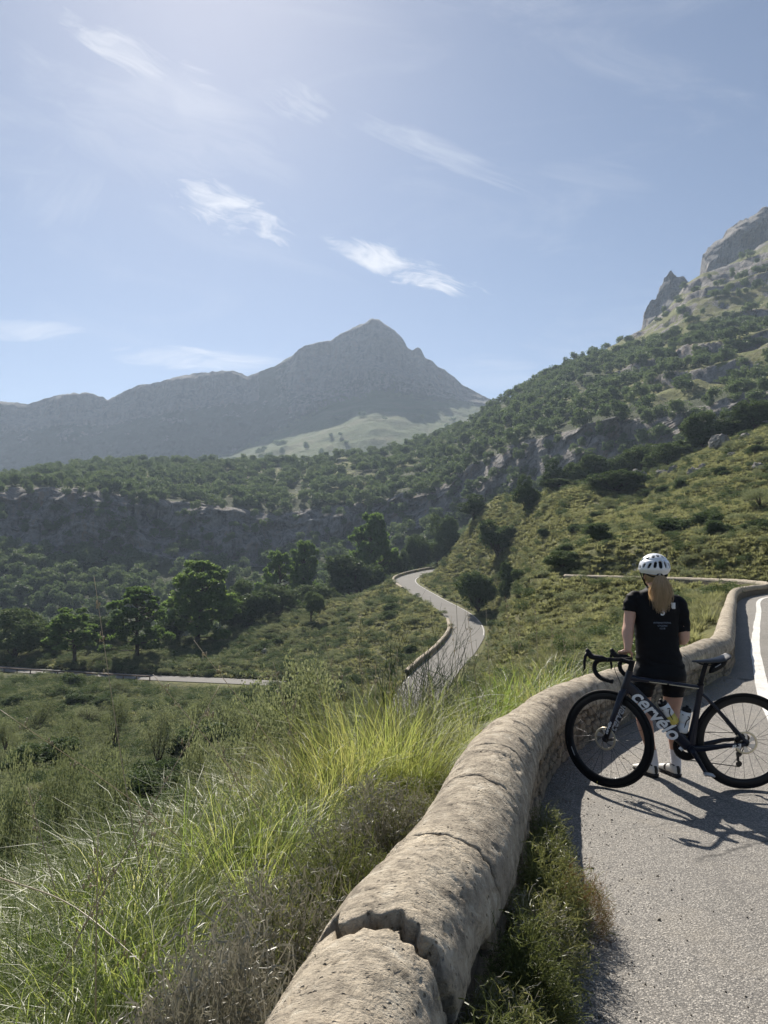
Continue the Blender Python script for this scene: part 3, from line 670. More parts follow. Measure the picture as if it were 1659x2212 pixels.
# ------------------------------------------------------------------ trees
def leaf_cloud(centers, radii, per, size, rng, elong=1.0, squash=1.0, up=0.0):
    """small leaf quads scattered through clumps; returns verts, quads"""
    C = np.repeat(centers, per, 0); Rr = np.repeat(radii, per); n = len(C)
    d = rng.normal(size=(n, 3)); d /= np.linalg.norm(d, axis=1)[:, None]
    r = Rr * rng.random(n) ** 0.45; P = C + d * r[:, None] * [1, 1, squash]
    a = rng.normal(size=(n, 3)); a[:, 2] += up; a /= np.linalg.norm(a, axis=1)[:, None]
    b = np.cross(a, d + rng.normal(size=(n, 3)) * 0.7); b /= np.linalg.norm(b, axis=1)[:, None] + 1e-9
    s = size * rng.uniform(0.6, 1.35, n)[:, None]; la = a * s * elong; lb = b * s * 0.5
    V = np.stack([P - la * 0.5 - lb * 0.5, P - la * 0.2 + lb, P + la * 0.6, P + la * 0.1 - lb], 1).reshape(-1, 3)
    return V, np.arange(4 * n).reshape(-1, 4)
def oak_proto(name, seed, n_lobe=9, clumps=240, per=36, leaf=0.20, H=1.0, spread=1.0, trunk_h=0.22, mat='oak_leaf', branches=True, dens=0.16):
    """unit tree: height 1 m x H, crown about spread m wide; scaled when placed. leaf size is relative"""
    rng = np.random.default_rng(seed); lob = []
    cz = trunk_h + (1 - trunk_h) * 0.52; hz = (1 - trunk_h) * 0.5; hr = spread * 0.5
    for k in range(n_lobe):
        a = rng.uniform(0, 2 * np.pi); e = rng.uniform(-0.5 if trunk_h > 0.12 else -0.9, 0.95); q = rng.uniform(0.35, 0.62)
        lob.append((hr * q * math.cos(a) * math.sqrt(max(0, 1 - (e * 0.8) ** 2)) * 1.05, hr * q * math.sin(a) * math.sqrt(max(0, 1 - (e * 0.8) ** 2)) * 1.05, cz + hz * e * 0.58, rng.uniform(0.34, 0.50)))
    lob = np.array(lob); pick = rng.integers(0, n_lobe, clumps)
    d = rng.normal(size=(clumps, 3)); d /= np.linalg.norm(d, axis=1)[:, None]
    rad = lob[pick, 3] * rng.uniform(0.72, 1.04, clumps)
    C = lob[pick, :3] + d * rad[:, None] * [hr * 1.0, hr * 1.0, hz * 0.95]
    C[:, 2] = np.maximum(C[:, 2], trunk_h * 0.75 + 0.05 * rng.random(clumps))
    cr = dens * rng.uniform(0.5, 1.05, clumps) * (0.6 + 0.4 * spread) * 0.62
    V, F = leaf_cloud(C, cr, per, leaf * 0.12, rng, 1.35, 0.8)
    crown = make_mesh(name + '_crown', V, F, False, [mat])
    mb = MB(); top = np.array([rng.normal() * 0.03, rng.normal() * 0.03, cz])
    mb.tube(smooth_path([(0, 0, -0.05), (rng.normal() * 0.02, rng.normal() * 0.02, trunk_h * 0.6), top * [0.7, 0.7, 0.75], top], 8), np.linspace(0.034, 0.012, 8) * (0.7 + 0.3 * spread), 7)
    if branches:
        for k in range(n_lobe):
            p0 = np.array([0, 0, trunk_h * rng.uniform(0.7, 1.3)]); p1 = lob[k, :3]
            mb.tube(smooth_path([p0, p0 * 0.5 + p1 * 0.5 + rng.normal(size=3) * 0.03, p1], 6), np.linspace(0.016, 0.004, 6), 5)
    return crown, mb.mesh(name + '_trunk', ['bark'])
def pine_proto(name, seed, H_w=0.55, puffs=34, per=480, trunk_h=0.20, lean=0.05):
    """Aleppo pine: bent trunk, rising limbs that end in rounded puffs of needles"""
    rng = np.random.default_rng(seed); mb = MB()
    path = smooth_path([(0, 0, -0.03), (lean * 0.3, 0.0, 0.3), (lean, rng.normal() * 0.02, 0.62), (lean * 0.7, 0, 0.90)], 14)
    mb.tube(path, np.linspace(0.024, 0.005, 14), 8); C = []; cr = []
    for k in range(puffs):
        f = (k + 0.5) / puffs; h = trunk_h + (0.90 - trunk_h) * f ** 0.85; a = k * 2.4 + rng.normal() * 0.4
        env = math.sin(math.pi * min(1, 0.30 + 0.66 * f)) ** 0.6; L = H_w * 0.5 * env * rng.uniform(0.45, 1.0) * 0.86
        p0 = np.array([np.interp(h * 0.9, path[:, 2], path[:, 0]), np.interp(h * 0.9, path[:, 2], path[:, 1]), h * 0.86])
        p1 = np.array([p0[0] + math.cos(a) * L, p0[1] + math.sin(a) * L, h + rng.uniform(-0.01, 0.05)])
        mb.tube(smooth_path([p0, (p0 + p1) / 2 + [0, 0, -0.015], p1], 6), np.linspace(0.008, 0.002, 6), 5)
        R0 = rng.uniform(0.060, 0.105) * (1.1 - 0.25 * f)
        for q in range(9):
            d = rng.normal(size=3); d[2] = abs(d[2]) * 0.9 - 0.25; d /= np.linalg.norm(d); C.append(p1 + d * R0 * rng.uniform(0.45, 0.95) * [1, 1, 0.8]); cr.append(R0 * rng.uniform(0.34, 0.55))
    V, F = leaf_cloud(np.array(C), np.array(cr), per // 9, 0.0165, rng, 1.7, 0.85, 0.6)
    return make_mesh(name + '_crown', V, F, False, ['pine_leaf']), mb.mesh(name + '_trunk', ['bark'])
OAKS = [oak_proto('oak%d' % k, 300 + k, 10 + k, 420, 44, 0.20, spread=1.0, trunk_h=0.05 if k < 4 else 0.3) for k in range(5)]
TALLOAK = [oak_proto('talloak%d' % k, 330 + k, 9, 360, 44, 0.19, spread=0.72, trunk_h=0.06) for k in range(2)]
OLIVES = [oak_proto('olive%d' % k, 360 + k, 12, 260, 26, 0.13, spread=1.25, trunk_h=0.10, mat='olive_leaf', dens=0.20) for k in range(3)]
PINES = [pine_proto('pine%d' % k, 400 + k, [0.62, 0.72, 0.6, 0.5][k], [46, 40, 30, 36][k], 540, [0.10, 0.14, 0.30, 0.12][k], [0.04, -0.05, 0.10, 0.02][k]) for k in range(4)]
FAROAK = []
for k in range(6):
    c, tr = oak_proto('faroak%d' % k, 500 + k, 7, 110, 14, 0.46, spread=1.05 + 0.1 * (k % 3), trunk_h=0.04, mat='far_leaf', branches=False, dens=0.22)
    FAROAK.append(c)
def place_tree(name, proto, px, d, ytop, wid, label, cat='tree', group=None, rz=0.0, sink=0.0, zbase=None, yoff=0.0):
    """px: photo column, d: distance, ytop: photo row of the top, wid: photo width of the crown"""
    X, Y, _ = W(px, 1200, d); z = float(ground(X, Y)[0]) - sink if zbase is None else zbase
    ht = W(px, ytop, d)[2] - z; wm = wid / 1659 * 768 / FPX * d
    cw = proto[3] if len(proto) > 3 else 1.0
    root = empty(name, (X, Y, z), rz); tag(root, label, cat, group)
    s = (wm / cw, wm / cw, ht)
    link('trunk', proto[1], root, scale=s); link('crown', proto[0], root, scale=s)
    return root
def width_of(pr):
    v = np.empty(len(pr[0].vertices) * 3); pr[0].vertices.foreach_get('co', v); v = v.reshape(-1, 3)
    z = v[:, 2]; return (pr[0], pr[1], None, np.percentile(v[:, 0], 98) - np.percentile(v[:, 0], 2))
OAKS = [width_of(q) for q in OAKS]; TALLOAK = [width_of(q) for q in TALLOAK]; OLIVES = [width_of(q) for q in OLIVES]; PINES = [width_of(q) for q in PINES]
T = place_tree
T('pine_tree', PINES[0], 428, 172, 1203, 128, 'tallest bushy pine left of the centre, above the lower road', 'tree', 'pines above the lower road', 0.3)
T('pine_tree', PINES[1], 302, 150, 1262, 120, 'broad pine with layered branches, second from the left by the lower road', 'tree', 'pines above the lower road', 1.2)
T('pine_tree', PINES[2], 168, 143, 1313, 96, 'small slender pine with bare lower trunk beside the lower road', 'tree', 'pines above the lower road', 2.2)
T('pine_tree', PINES[3], 656, 236, 1163, 58, 'narrow pine behind the round oaks, left of the S bend', 'tree', 'pines left of the S bend', 0.9)
T('pine_tree', PINES[1], 598, 228, 1186, 84, 'yellow-green pine with two rounded tops left of the narrow pine', 'tree', 'pines left of the S bend', 3.0)
T('pine_tree', PINES[0], 806, 262, 1098, 88, 'tall dark pine rising just left of the upper road bend', 'tree', 'pines left of the S bend', 4.2, sink=3)
for px, d, yt, wd, pr, lab in [
    (40, 152, 1313, 108, OAKS[0], 'dark round oak at the left edge above the lower road'),
    (112, 156, 1335, 60, OAKS[1], 'small grey-green oak between the edge oak and the slender pine'),
    (232, 165, 1330, 70, OAKS[2], 'pale oak between the two left pines'),
    (370, 178, 1300, 70, OAKS[3], 'dark oak tucked between the two biggest pines'),
    (540, 186, 1262, 108, OAKS[1], 'big dense dark oak right of the tallest pine'),
    (505, 200, 1250, 70, OAKS[0], 'oak half hidden behind the tallest pine'),
    (600, 200, 1262, 70, OAKS[2], 'oak below the yellow-green pine'),
    (690, 215, 1252, 75, OAKS[3], 'small dark oak left of the domed oak'),
    (770, 236, 1196, 122, OAKS[0], 'large domed dark oak just left of the upper road bend'),
    (672, 178, 1278, 46, OAKS[4], 'lone young tree with a visible trunk on the grass slope'),
    (855, 268, 1185, 46, OAKS[2], 'dark oak between the tall pine and the road bend'),
    (1075, 190, 1117, 76, TALLOAK[0], 'tall dark oak standing right of the winding road'),
    (1024, 240, 1068, 62, TALLOAK[1], 'upright dark oak on the crest above the road bend'),
    (962, 275, 1095, 52, OAKS[1], 'oak left of the upright crest oak'),
    (905, 272, 1155, 46, OAKS[2], 'oak at the left of the row behind the road bend'),
    (945, 270, 1150, 46, OAKS[3], 'oak in the middle of the row behind the road bend'),
    (985, 268, 1145, 50, OAKS[0], 'oak at the right of the row behind the road bend'),
    (1140, 186, 1026, 50, TALLOAK[1], 'upright dark oak alone on the right-hand slope'),
    (1214, 181, 1034, 72, OAKS[4], 'umbrella-shaped oak with a bare trunk on the grass slope'),
    (1332, 166, 1018, 112, OAKS[2], 'biggest dark bushy oak in the middle of the grass slope'),
    (1268, 169, 1052, 46, TALLOAK[0], 'small oak touching the left of the biggest bushy oak'),
    (1440, 202, 938, 88, OAKS[3], 'tall pale-topped oak above the biggest bushy oak'),
    (1300, 216, 978, 80, OAKS[0], 'oak in the thicket under the rock band, left end'),
    (1352, 218, 962, 80, OAKS[1], 'oak in the thicket under the rock band, middle'),
    (1398, 214, 958, 70, OAKS[2], 'oak in the thicket under the rock band, right end'),
    (1255, 220, 985, 56, OAKS[3], 'small oak at the lower left of the thicket'),
    (1200, 224, 990, 46, TALLOAK[1], 'dark upright shrub against the rock band'),
    (1528, 196, 893, 84, OAKS[0], 'dark oak near the right edge, left of the pair'),
    (1585, 190, 885, 90, OAKS[1], 'dark oak near the right edge, right of the pair'),
    (1642, 186, 862, 70, OAKS[2], 'olive-toned oak cut by the right edge of the view'),
    (1032, 160, 1215, 66, OAKS[3], 'leafy dark tree on the bank right of the S bend'),
    (1130, 128, 1223, 46, OAKS[1], 'round green bush on the bank above the gully'),
    (1092, 150, 1212, 36, OAKS[0], 'small dark bush next to the bank tree'),
    (1275, 118, 1172, 44, TALLOAK[0], 'grey-green young oak on the grass behind the cyclist'),
    (1212, 82, 1248, 40, OAKS[2], 'dark bush left of the cyclist below the far parapet'),
    (1142, 92, 1290, 62, OAKS[3], 'pair of low dark bushes merged into one below the gully'),
    (1580, 88, 1150, 46, OAKS[0], 'low dark bush on the grass right of the helmet'),
    (1640, 120, 1090, 60, OAKS[3], 'spreading dark shrub on the slope at the right edge')]:
    T('oak_tree', pr, px, d, yt, wd, lab, 'tree', 'holm oaks on the near hillside', (px * 7 % 63) / 10)
# far wood: nearest and largest are trees of their own, the rest is one mass
rng = np.random.default_rng(77)
from_poly = [(880, 1000), (1000, 930), (1060, 882), (1150, 828), (1250, 776), (1330, 772), (1400, 738), (1480, 722), (1560, 690), (1620, 690), (1640, 745), (1560, 790), (1480, 802), (1420, 850), (1350, 882), (1250, 905), (1140, 950), (1050, 1000)]
def in_poly(x, y, poly):
    ins = np.zeros(len(x), bool); n = len(poly)
    for i in range(n):
        x1, y1 = poly[i]; x2, y2 = poly[(i + 1) % n]
        c = ((y1 > y) != (y2 > y)) & (x < (x2 - x1) * (y - y1) / (y2 - y1 + 1e-9) + x1); ins ^= c
    return ins
nr, nc_ = MS.shape; N = 26000
fi = rng.uniform(0, nr - 2, N); fj = rng.uniform(0, nc_ - 2, N); i0 = fi.astype(int); j0 = fj.astype(int)
a_ = (fi - i0)[:, None]; b_ = (fj - j0)[:, None]
Pt = (MV[i0, j0] * (1 - b_) + MV[i0, j0 + 1] * b_) * (1 - a_) + (MV[i0 + 1, j0] * (1 - b_) + MV[i0 + 1, j0 + 1] * b_) * a_
sval = MS[i0, j0]; e1 = MV[i0, j0 + 1] - MV[i0, j0]; e2 = MV[i0 + 1, j0] - MV[i0, j0]
area = np.linalg.norm(np.cross(e1, e2), axis=1); steep = np.abs(np.cross(e1, e2)[:, 2]) / (area + 1e-9)
px, py = proj(Pt); rockv = MA['rock'][i0, j0]
dens = np.zeros(N)
wood = in_poly(px, py, from_poly)
dens = np.where(sval < 0.95, 0.030, dens)                                      # wood below the cliff
dens = np.where((sval >= 0.95) & (sval < 2.05), np.where(px > 900, 0.020, 0.018), dens); dens = np.where((sval >= 1.85) & (sval < 2.25), 0.022, dens)                  # bushes on the cliff ledges
dens = np.where((sval >= 2.25) & (px < 1000), 0.020, dens)                     # wooded shelf
dens = np.where((sval >= 2.05) & (px >= 1000), np.where(wood, 0.018, 0.0022), dens)
dens *= 0.45 + 1.1 * sstep(fbm(Pt / 28, 3, 311), -0.25, 0.25)
keep = (rng.random(N) < dens * area * (nr * nc_) / N) & (px > -150) & (px < 1800) & ((steep > 0.25) | (sval < 2.05))
Pt = Pt[keep]; px = px[keep]; py = py[keep]; sval = sval[keep]
# thin out so crowns do not pile up
order = rng.permutation(len(Pt)); cell = {}; ok = []
for k in order:
    key = (int(Pt[k, 0] // 6.4), int(Pt[k, 1] // 7.0), int(Pt[k, 2] // 9))
    if key in cell: continue
    cell[key] = 1; ok.append(k)
Pt = Pt[ok]; px = px[ok]; py = py[ok]; sval = sval[ok]
hts = rng.uniform(5.0, 9.0, len(Pt)); hts = np.where((sval > 0.95) & (sval < 1.85), hts * 0.75, hts); wds = hts * rng.uniform(0.85, 1.2, len(Pt))
kinds = rng.integers(0, 6, len(Pt)); rots = rng.uniform(0, 6.28, len(Pt))
# trees at the foot of the distant peak
nf = 260; ii = rng.integers(5, 70, nf); jj = rng.integers(0, 619, nf); Pf = FV[ii, jj]; fx, fy = proj(Pf)
okf = ((fx < 620) & (rng.random(nf) < 0.95)) | (rng.random(nf) < 0.3)
Pf = Pf[okf]; hf = rng.uniform(7, 13, len(Pf))
app = hts / Pt[:, 1] * ((px > 0) & (px < 1659)) * np.where(sval < 0.6, 0.3, 1.0)
top = np.argsort(-app)[:262]; istop = np.zeros(len(Pt), bool); istop[top] = True
for k in top:
    o = link('oak_tree', FAROAK[kinds[k]], None, tuple(Pt[k]), (0, 0, rots[k]), (wds[k], wds[k], hts[k]))
    third = 'left' if px[k] < 420 else ('middle' if px[k] < 900 else 'right'); size = 'large' if hts[k] > 7.4 else ('middling' if hts[k] > 6.0 else 'small')
    if sval[k] < 0.95: lab = '%s dark holm oak in the wood at the foot of the cliff, %s part' % (size, third); g = 'oaks at the foot of the cliff, %s part' % third
    elif sval[k] < 2.05: lab = 'stunted dark oak clinging to the %s part of the grey cliff band' % third; g = 'oaks on the %s part of the cliff' % third
    elif px[k] < 900: lab = '%s round holm oak on the %s of the shelf above the cliff' % (size, third); g = 'oaks on the %s of the shelf' % third
    elif px[k] < 1300: lab = '%s round holm oak in the wood climbing the right-hand mountain' % size; g = 'oaks climbing the mountain'
    else: lab = '%s holm oak scattered %s on the rocky right-hand slope' % (size, 'high' if py[k] < 760 else 'low'); g = 'oaks on the rocky slope, %s part' % ('high' if py[k] < 760 else 'low')
    tag(o, lab, 'tree', g)
def instancer(name, pts, rot, scl, idx, protos, label):
    """one object that scatters copies of the given meshes over points (geometry nodes)"""
    me = make_mesh(name, pts, np.zeros((0, 4), np.int32), False)
    def fa(nm, typ, dat): at = me.attributes.new(nm, typ, 'POINT'); at.data.foreach_set('vector' if typ == 'FLOAT_VECTOR' else 'value', np.asarray(dat).ravel())
    fa('irot', 'FLOAT_VECTOR', np.asarray(rot, np.float32)); fa('iscl', 'FLOAT_VECTOR', np.asarray(scl, np.float32)); fa('iidx', 'INT', np.asarray(idx, np.int32))
    o = link(name, me)
    ng = bpy.data.node_groups.new(name + '_scatter', 'GeometryNodeTree')
    ng.interface.new_socket('Geometry', in_out='INPUT', socket_type='NodeSocketGeometry'); ng.interface.new_socket('Geometry', in_out='OUTPUT', socket_type='NodeSocketGeometry')
    N_ = ng.nodes; L = ng.links; gi = N_.new('NodeGroupInput'); go = N_.new('NodeGroupOutput'); jn = N_.new('GeometryNodeJoinGeometry')
    def attr(nm, typ): a = N_.new('GeometryNodeInputNamedAttribute'); a.data_type = typ; a.inputs[0].default_value = nm; return a.outputs[0]
    ar, asc, ai = attr('irot', 'FLOAT_VECTOR'), attr('iscl', 'FLOAT_VECTOR'), attr('iidx', 'INT')
    e2r = N_.new('FunctionNodeEulerToRotation'); L.new(ar, e2r.inputs[0])
    for k, pm in enumerate(protos):
        po = bpy.data.objects.new(name + '_proto', pm)
        oi = N_.new('GeometryNodeObjectInfo'); oi.inputs['Object'].default_value = po; oi.inputs['As Instance'].default_value = True
        cp = N_.new('FunctionNodeCompare'); cp.data_type = 'INT'; cp.operation = 'EQUAL'
        isk = [s_ for s_ in cp.inputs if s_.type == 'INT']; L.new(ai, isk[0]); isk[1].default_value = k
        ip = N_.new('GeometryNodeInstanceOnPoints'); L.new(gi.outputs[0], ip.inputs['Points']); L.new(cp.outputs[0], ip.inputs['Selection'])
        L.new(oi.outputs['Geometry'], ip.inputs['Instance']); L.new(e2r.outputs[0], ip.inputs['Rotation']); L.new(asc, ip.inputs['Scale']); L.new(ip.outputs[0], jn.inputs[0])
    L.new(jn.outputs[0], go.inputs[0])
    md = o.modifiers.new('scatter', 'NODES'); md.node_group = ng
    tag(o, label, kind='stuff'); return o
rest = ~istop
instancer('distant_wood', np.vstack([Pt[rest], Pf]), np.c_[np.zeros((rest.sum() + len(Pf), 2)), np.r_[rots[rest], rng.uniform(0, 6, len(Pf))]],
          np.vstack([np.c_[wds[rest], wds[rest], hts[rest]], np.c_[hf * 1.2, hf * 1.2, hf]]), np.r_[kinds[rest], rng.integers(0, 6, len(Pf))], FAROAK, 'dense far wood of holm oaks over the mountain flank')
print('far trees', len(Pt), 'foot', len(Pf))

# ------------------------------------------------------------------ tussocky grass over the hillside
def tuft(name, seed, blades=46, mat='hill_grass', w=0.055):
    rng = np.random.default_rng(seed); V = []; F = []
    for k in range(blades):
        a = rng.uniform(0, 2 * np.pi); r0 = rng.uniform(0, 0.22); L = rng.uniform(0.55, 1.05); b = rng.uniform(0.15, 0.95)
        base = np.array([math.cos(a) * r0, math.sin(a) * r0, -0.08]); dirh = np.array([math.cos(a + rng.normal() * 0.5), math.sin(a + rng.normal() * 0.5), 0]); sd = np.array([-dirh[1], dirh[0], 0]) * w
        p1 = base + dirh * b * 0.25 * L + [0, 0, 0.52 * L]; p2 = base + dirh * b * 0.75 * L + [0, 0, (0.95 - 0.55 * b) * L]
        i = len(V); V += [base - sd, base + sd, p1 + sd, p1 - sd, p2]; F += [(i, i + 1, i + 2, i + 3), (i + 3, i + 2, i + 4, i + 4)]
    V = np.array(V); F2 = [f if f[2] != f[3] else f[:3] for f in F]
    return make_mesh(name, V, F2, False, [mat])
TUFTS = [tuft('tuft%d' % k, 600 + k, 60, 'hill_grass', 0.036) for k in range(4)] + [tuft('tuftn%d' % k, 620 + k, 170, 'hill_grass', 0.010) for k in range(3)] + [tuft('tuftn3', 623, 170, 'hill_grass', 0.010)]
# low scrub cushions between the tufts
SCRUB = [oak_proto('scrub%d' % k, 700 + k, 6, 90, 22, 0.26, spread=1.3, trunk_h=0.02, mat='olive_leaf' if k else 'oak_leaf', branches=False, dens=0.26)[0] for k in range(2)]
N = 170000; rng = np.random.default_rng(91)
u = rng.uniform(-0.62, 0.62, N); lv = rng.random(N)
yv = 11 + (290 - 11) * lv ** 0.85; xv = u * (yv + OY)
pxg, pyg = proj(np.c_[xv, yv, np.zeros(N)])
XY = np.c_[xv, yv]; d1, _ = path_dist(XY, WALL); d2, _ = path_dist(XY, SROAD); d3, _ = path_dist(XY, LROAD)
ok = ((d2 > 3.3) | (d2 < -4.6)) & ((d3 > 3.2) | (d3 < -8.5)) & ((d1 < -0.6) | (d1 > 8.2))
nz = fbm(np.c_[xv, yv, xv * 0] / 7.0, 3, 401); nz2 = fbm(np.c_[xv, yv, xv * 0] / 25.0, 3, 409)
ok &= rng.random(N) < np.clip(0.80 + nz * 0.9, 0.1, 1)
xv, yv, nz, nz2 = xv[ok], yv[ok], nz[ok], nz2[ok]; zv = ground(xv, yv); n = len(xv)
left = sstep(-xv / (yv + 6), -0.02, 0.18)
isc = rng.random(n) < np.clip(0.035 + 0.17 * left + 0.12 * (nz2 > 0.2) * (0.3 + left), 0, 0.4)
idx = np.where(isc, rng.integers(8, 10, n), rng.integers(0, 4, n) + 4 * (yv < 55))
sc = rng.uniform(0.55, 1.15, n) * (1 + 0.5 * isc) * np.clip(0.75 + yv / 260, 0.7, 1.5); sz = sc * rng.uniform(0.6, 0.95, n)
instancer('hillside_grass', np.c_[xv, yv, zv], np.c_[rng.normal(size=(n, 2)) * 0.12, rng.uniform(0, 6.28, n)], np.c_[sc * 1.15, sc * 1.15, sz], idx, TUFTS + SCRUB, 'tussock grass and low scrub covering the hillside')
print('tufts', n)
# ------------------------------------------------------------------ stone wall with a rounded mortar cap
WFINE = smooth_path(WALL_PTS, 2600); WS = np.r_[0, np.cumsum(np.linalg.norm(np.diff(WFINE, axis=0), axis=1))]
WT = np.gradient(WFINE, axis=0); WT /= np.linalg.norm(WT, axis=1)[:, None]; WN = np.c_[WT[:, 1], -WT[:, 0]]
S_LOW0, S_LOW1 = np.interp([4.0, 6.2], WFINE[:, 1], WS)
def wall_at(s, off, z):
    """point at arc length s, offset to the road side, height z (arrays)"""
    x = np.interp(s, WS, WFINE[:, 0]); y = np.interp(s, WS, WFINE[:, 1]); nx = np.interp(s, WS, WN[:, 0]); ny = np.interp(s, WS, WN[:, 1])
    off = off * (1 - 0.17 * sstep(s, S_LOW0, S_LOW1)); z = np.broadcast_to(z, np.shape(x)).astype(float); z = np.where(z > 0, z * (1 - 0.19 * sstep(s, S_LOW0, S_LOW1)), z)      # the wall gets lower past the bend
    k = np.hypot(nx, ny); return np.stack([x + nx / k * off, y + ny / k * off, z], -1)
def s_of_y(y): return float(np.interp(y, WFINE[:, 1], WS))
wall = empty('stone_wall', (0, 0, 0)); tag(wall, 'low roadside stone wall with a cracked rounded mortar cap, curving past the bicycle', 'wall')
CAPR, CAPZ0, CAPH = 0.208, 0.375, 0.245
def body_strip(s0, s1, n, prof, name, mat, parent, noise=0.012):
    s = np.linspace(s0, s1, n); V = []
    for o, z in prof: V.append(wall_at(s, o, np.full(n, z)))
    V = np.stack(V, 1).reshape(-1, 3); V += (fbm(V / 0.12, 4, 7)[:, None] * noise) * [1, 1, 0.6]
    return link(name, make_mesh(name, V, grid_faces(len(prof), n), True, [mat]), parent)
body_strip(0.2, WS[-1], 1500, [(-0.20, -1.6), (-0.195, 0.2), (-0.18, 0.42), (-0.10, 0.54), (0.08, 0.54), (0.165, 0.42), (0.175, 0.2), (0.178, 0.0), (0.19, -0.3)], 'wall_body', 'wall_core', wall, 0.03)
def cap_section(s0, s1, ds, na, j0, j1, gap0, gap1, seed, parent=wall, amp=1.0):
    """one length of rounded cap between two cracks; j: jaggedness of each end"""
    ns = max(6, int((s1 - s0) / ds)); t = np.linspace(0, 1, ns); a = np.linspace(-0.18 * math.pi, 1.18 * math.pi, na)
    A, Tt = np.meshgrid(a, t)
    def jag(sd, am): q = np.c_[np.cos(a) * 3.2, np.sin(a) * 3.2, np.full(na, sd)]; return am * (fbm(q, 4, 900 + int(sd)) * 1.6 + 0.35 * vnoise(q * 4, 31))
    E0 = s0 + jag(round(s0 * 10), j0) + gap0 * (0.6 + 0.5 * vnoise(np.c_[a * 2.0, a * 0, a * 0 + seed], 3)); E1 = s1 + jag(round(s1 * 10), j1) - gap1 * (0.6 + 0.5 * vnoise(np.c_[a * 2.0, a * 0, a * 0 + seed + 5], 4))
    S = E0[None] * (1 - Tt) + E1[None] * Tt
    sag = (0.012 if abs(s1 - cuts[1][0]) > 1e-6 else -0.006) + 0.018 * vnoise(np.c_[S.ravel() / 0.9, S.ravel() * 0, S.ravel() * 0], 12).reshape(S.shape) * amp
    rr = 1 + 0.05 * vnoise(np.c_[S.ravel() / 1.3, S.ravel() * 0 + 4, S.ravel() * 0], 15).reshape(S.shape)
    sup = np.sign(np.cos(A)) * np.abs(np.cos(A)) ** 0.88
    off = -sup * CAPR * rr; z = CAPZ0 + np.where(np.sin(A) > 0, np.abs(np.sin(A)) ** 0.92, -np.abs(np.sin(A)) * 0.35) * CAPH + sag
    P = wall_at(S.ravel(), off.ravel(), z.ravel())
    Nrm = np.stack([np.interp(S.ravel(), WS, WN[:, 0]) * (-np.cos(A)).ravel(), np.interp(S.ravel(), WS, WN[:, 1]) * (-np.cos(A)).ravel(), np.sin(A).ravel()], -1)
    d = fbm(P / 0.26, 3, 41) * 0.010 + fbm(P / 0.05, 3, 43) * 0.0042 + fbm(P / 0.016, 2, 47) * 0.0026
    pit = sstep(fbm(P / 0.030, 3, 51), 0.36, 0.58) * 0.009; scab = sstep(fbm(P / 0.30, 4, 55), 0.30, 0.36) * 0.012
    endw = (1 - sstep(Tt, 0, 0.02)) + sstep(Tt, 0.98, 1.0)
    P = P + Nrm * ((d - pit - scab) * amp - 0.006 * endw.ravel())[:, None]
    F = grid_faces(na, ns); k = len(P)
    inner0 = P[:na] * 1; inner1 = P[-na:] * 1
    c0 = wall_at(E0 + 0.03, -sup[0] * CAPR * 0.70, CAPZ0 + np.maximum(np.sin(a), -0.2) * CAPH * 0.66); c1 = wall_at(E1 - 0.03, -sup[0] * CAPR * 0.70, CAPZ0 + np.maximum(np.sin(a), -0.2) * CAPH * 0.66)
    V = np.vstack([P, c0, c1]); i = np.arange(na - 1)
    F = np.vstack([F, np.c_[k + i, k + i + 1, i + 1, i], np.c_[k - na + i, k - na + i + 1, k + na + i + 1, k + na + i]])
    return link('cap', make_mesh('cap', V, F, True, ['cap_mortar']), parent)
cuts = [(0.15, 0.0, 0.0)] + [(s_of_y(y), j, g) for y, j, g in [(2.11, 0.065, 0.042), (2.80, 0.045, 0.012), (3.55, 0.05, 0.005), (4.15, 0.04, 0.006), (4.95, 0.035, 0.008), (6.1, 0.04, 0.004), (9.6, 0.04, 0.003), (13.5, 0.03, 0.003), (21, 0.02, 0.002), (33, 0.02, 0.002), (50, 0.02, 0.002)]] + [(WS[-1] - 0.2, 0.0, 0.0)]
res = [(0.011, 72), (0.010, 72), (0.012, 64), (0.014, 60), (0.016, 56), (0.02, 48), (0.03, 40), (0.05, 36), (0.12, 24), (0.2, 20), (0.3, 16), (0.3, 16)]
for k in range(len(cuts) - 1):
    cap_section(cuts[k][0], cuts[k + 1][0], res[k][0], res[k][1], cuts[k][1], cuts[k + 1][1], cuts[k][2], cuts[k + 1][2], k * 3.7)
# face stones on the road side, each a piece of its own
rng = np.random.default_rng(12)
def stone_mesh(s0, s1, z0, z1):
    nn = 9; ang = np.linspace(0, 2 * np.pi, nn, endpoint=False) + rng.uniform(0, 0.6); cs, cz = (s0 + s1) / 2, (z0 + z1) / 2; hs, hz = (s1 - s0) / 2, (z1 - z0) / 2
    q = np.maximum(np.abs(np.cos(ang)), np.abs(np.sin(ang))) ** 0.75; jit = rng.uniform(0.80, 1.08, nn)
    ps = np.cos(ang) / q * hs * jit; pz = np.sin(ang) / q * hz * jit; V = []; pr = rng.uniform(0.010, 0.034)
    for f, o in ((1.0, 0.160), (0.97, 0.174 + pr * 0.6), (0.80, 0.174 + pr)):
        oo = o + (rng.normal(size=nn) * 0.004 if f < 0.99 else 0)
        V.append(wall_at(cs + ps * f, oo, cz + pz * f))
    V = np.vstack(V + [wall_at(np.array([cs]), np.array([0.174 + pr * 1.15]), np.array([cz]))])
    F = [tuple(x) for x in grid_faces(nn, 3, True)] + [(2 * nn + i, 2 * nn + (i + 1) % nn, 3 * nn) for i in range(nn)]
    return make_mesh('stone', V, F, False, ['wall_stone'])
sA, sB = s_of_y(2.6), s_of_y(12.6); s = sA; count = 0
zc = np.array([-0.04, 0.08, 0.18, 0.28, 0.375])
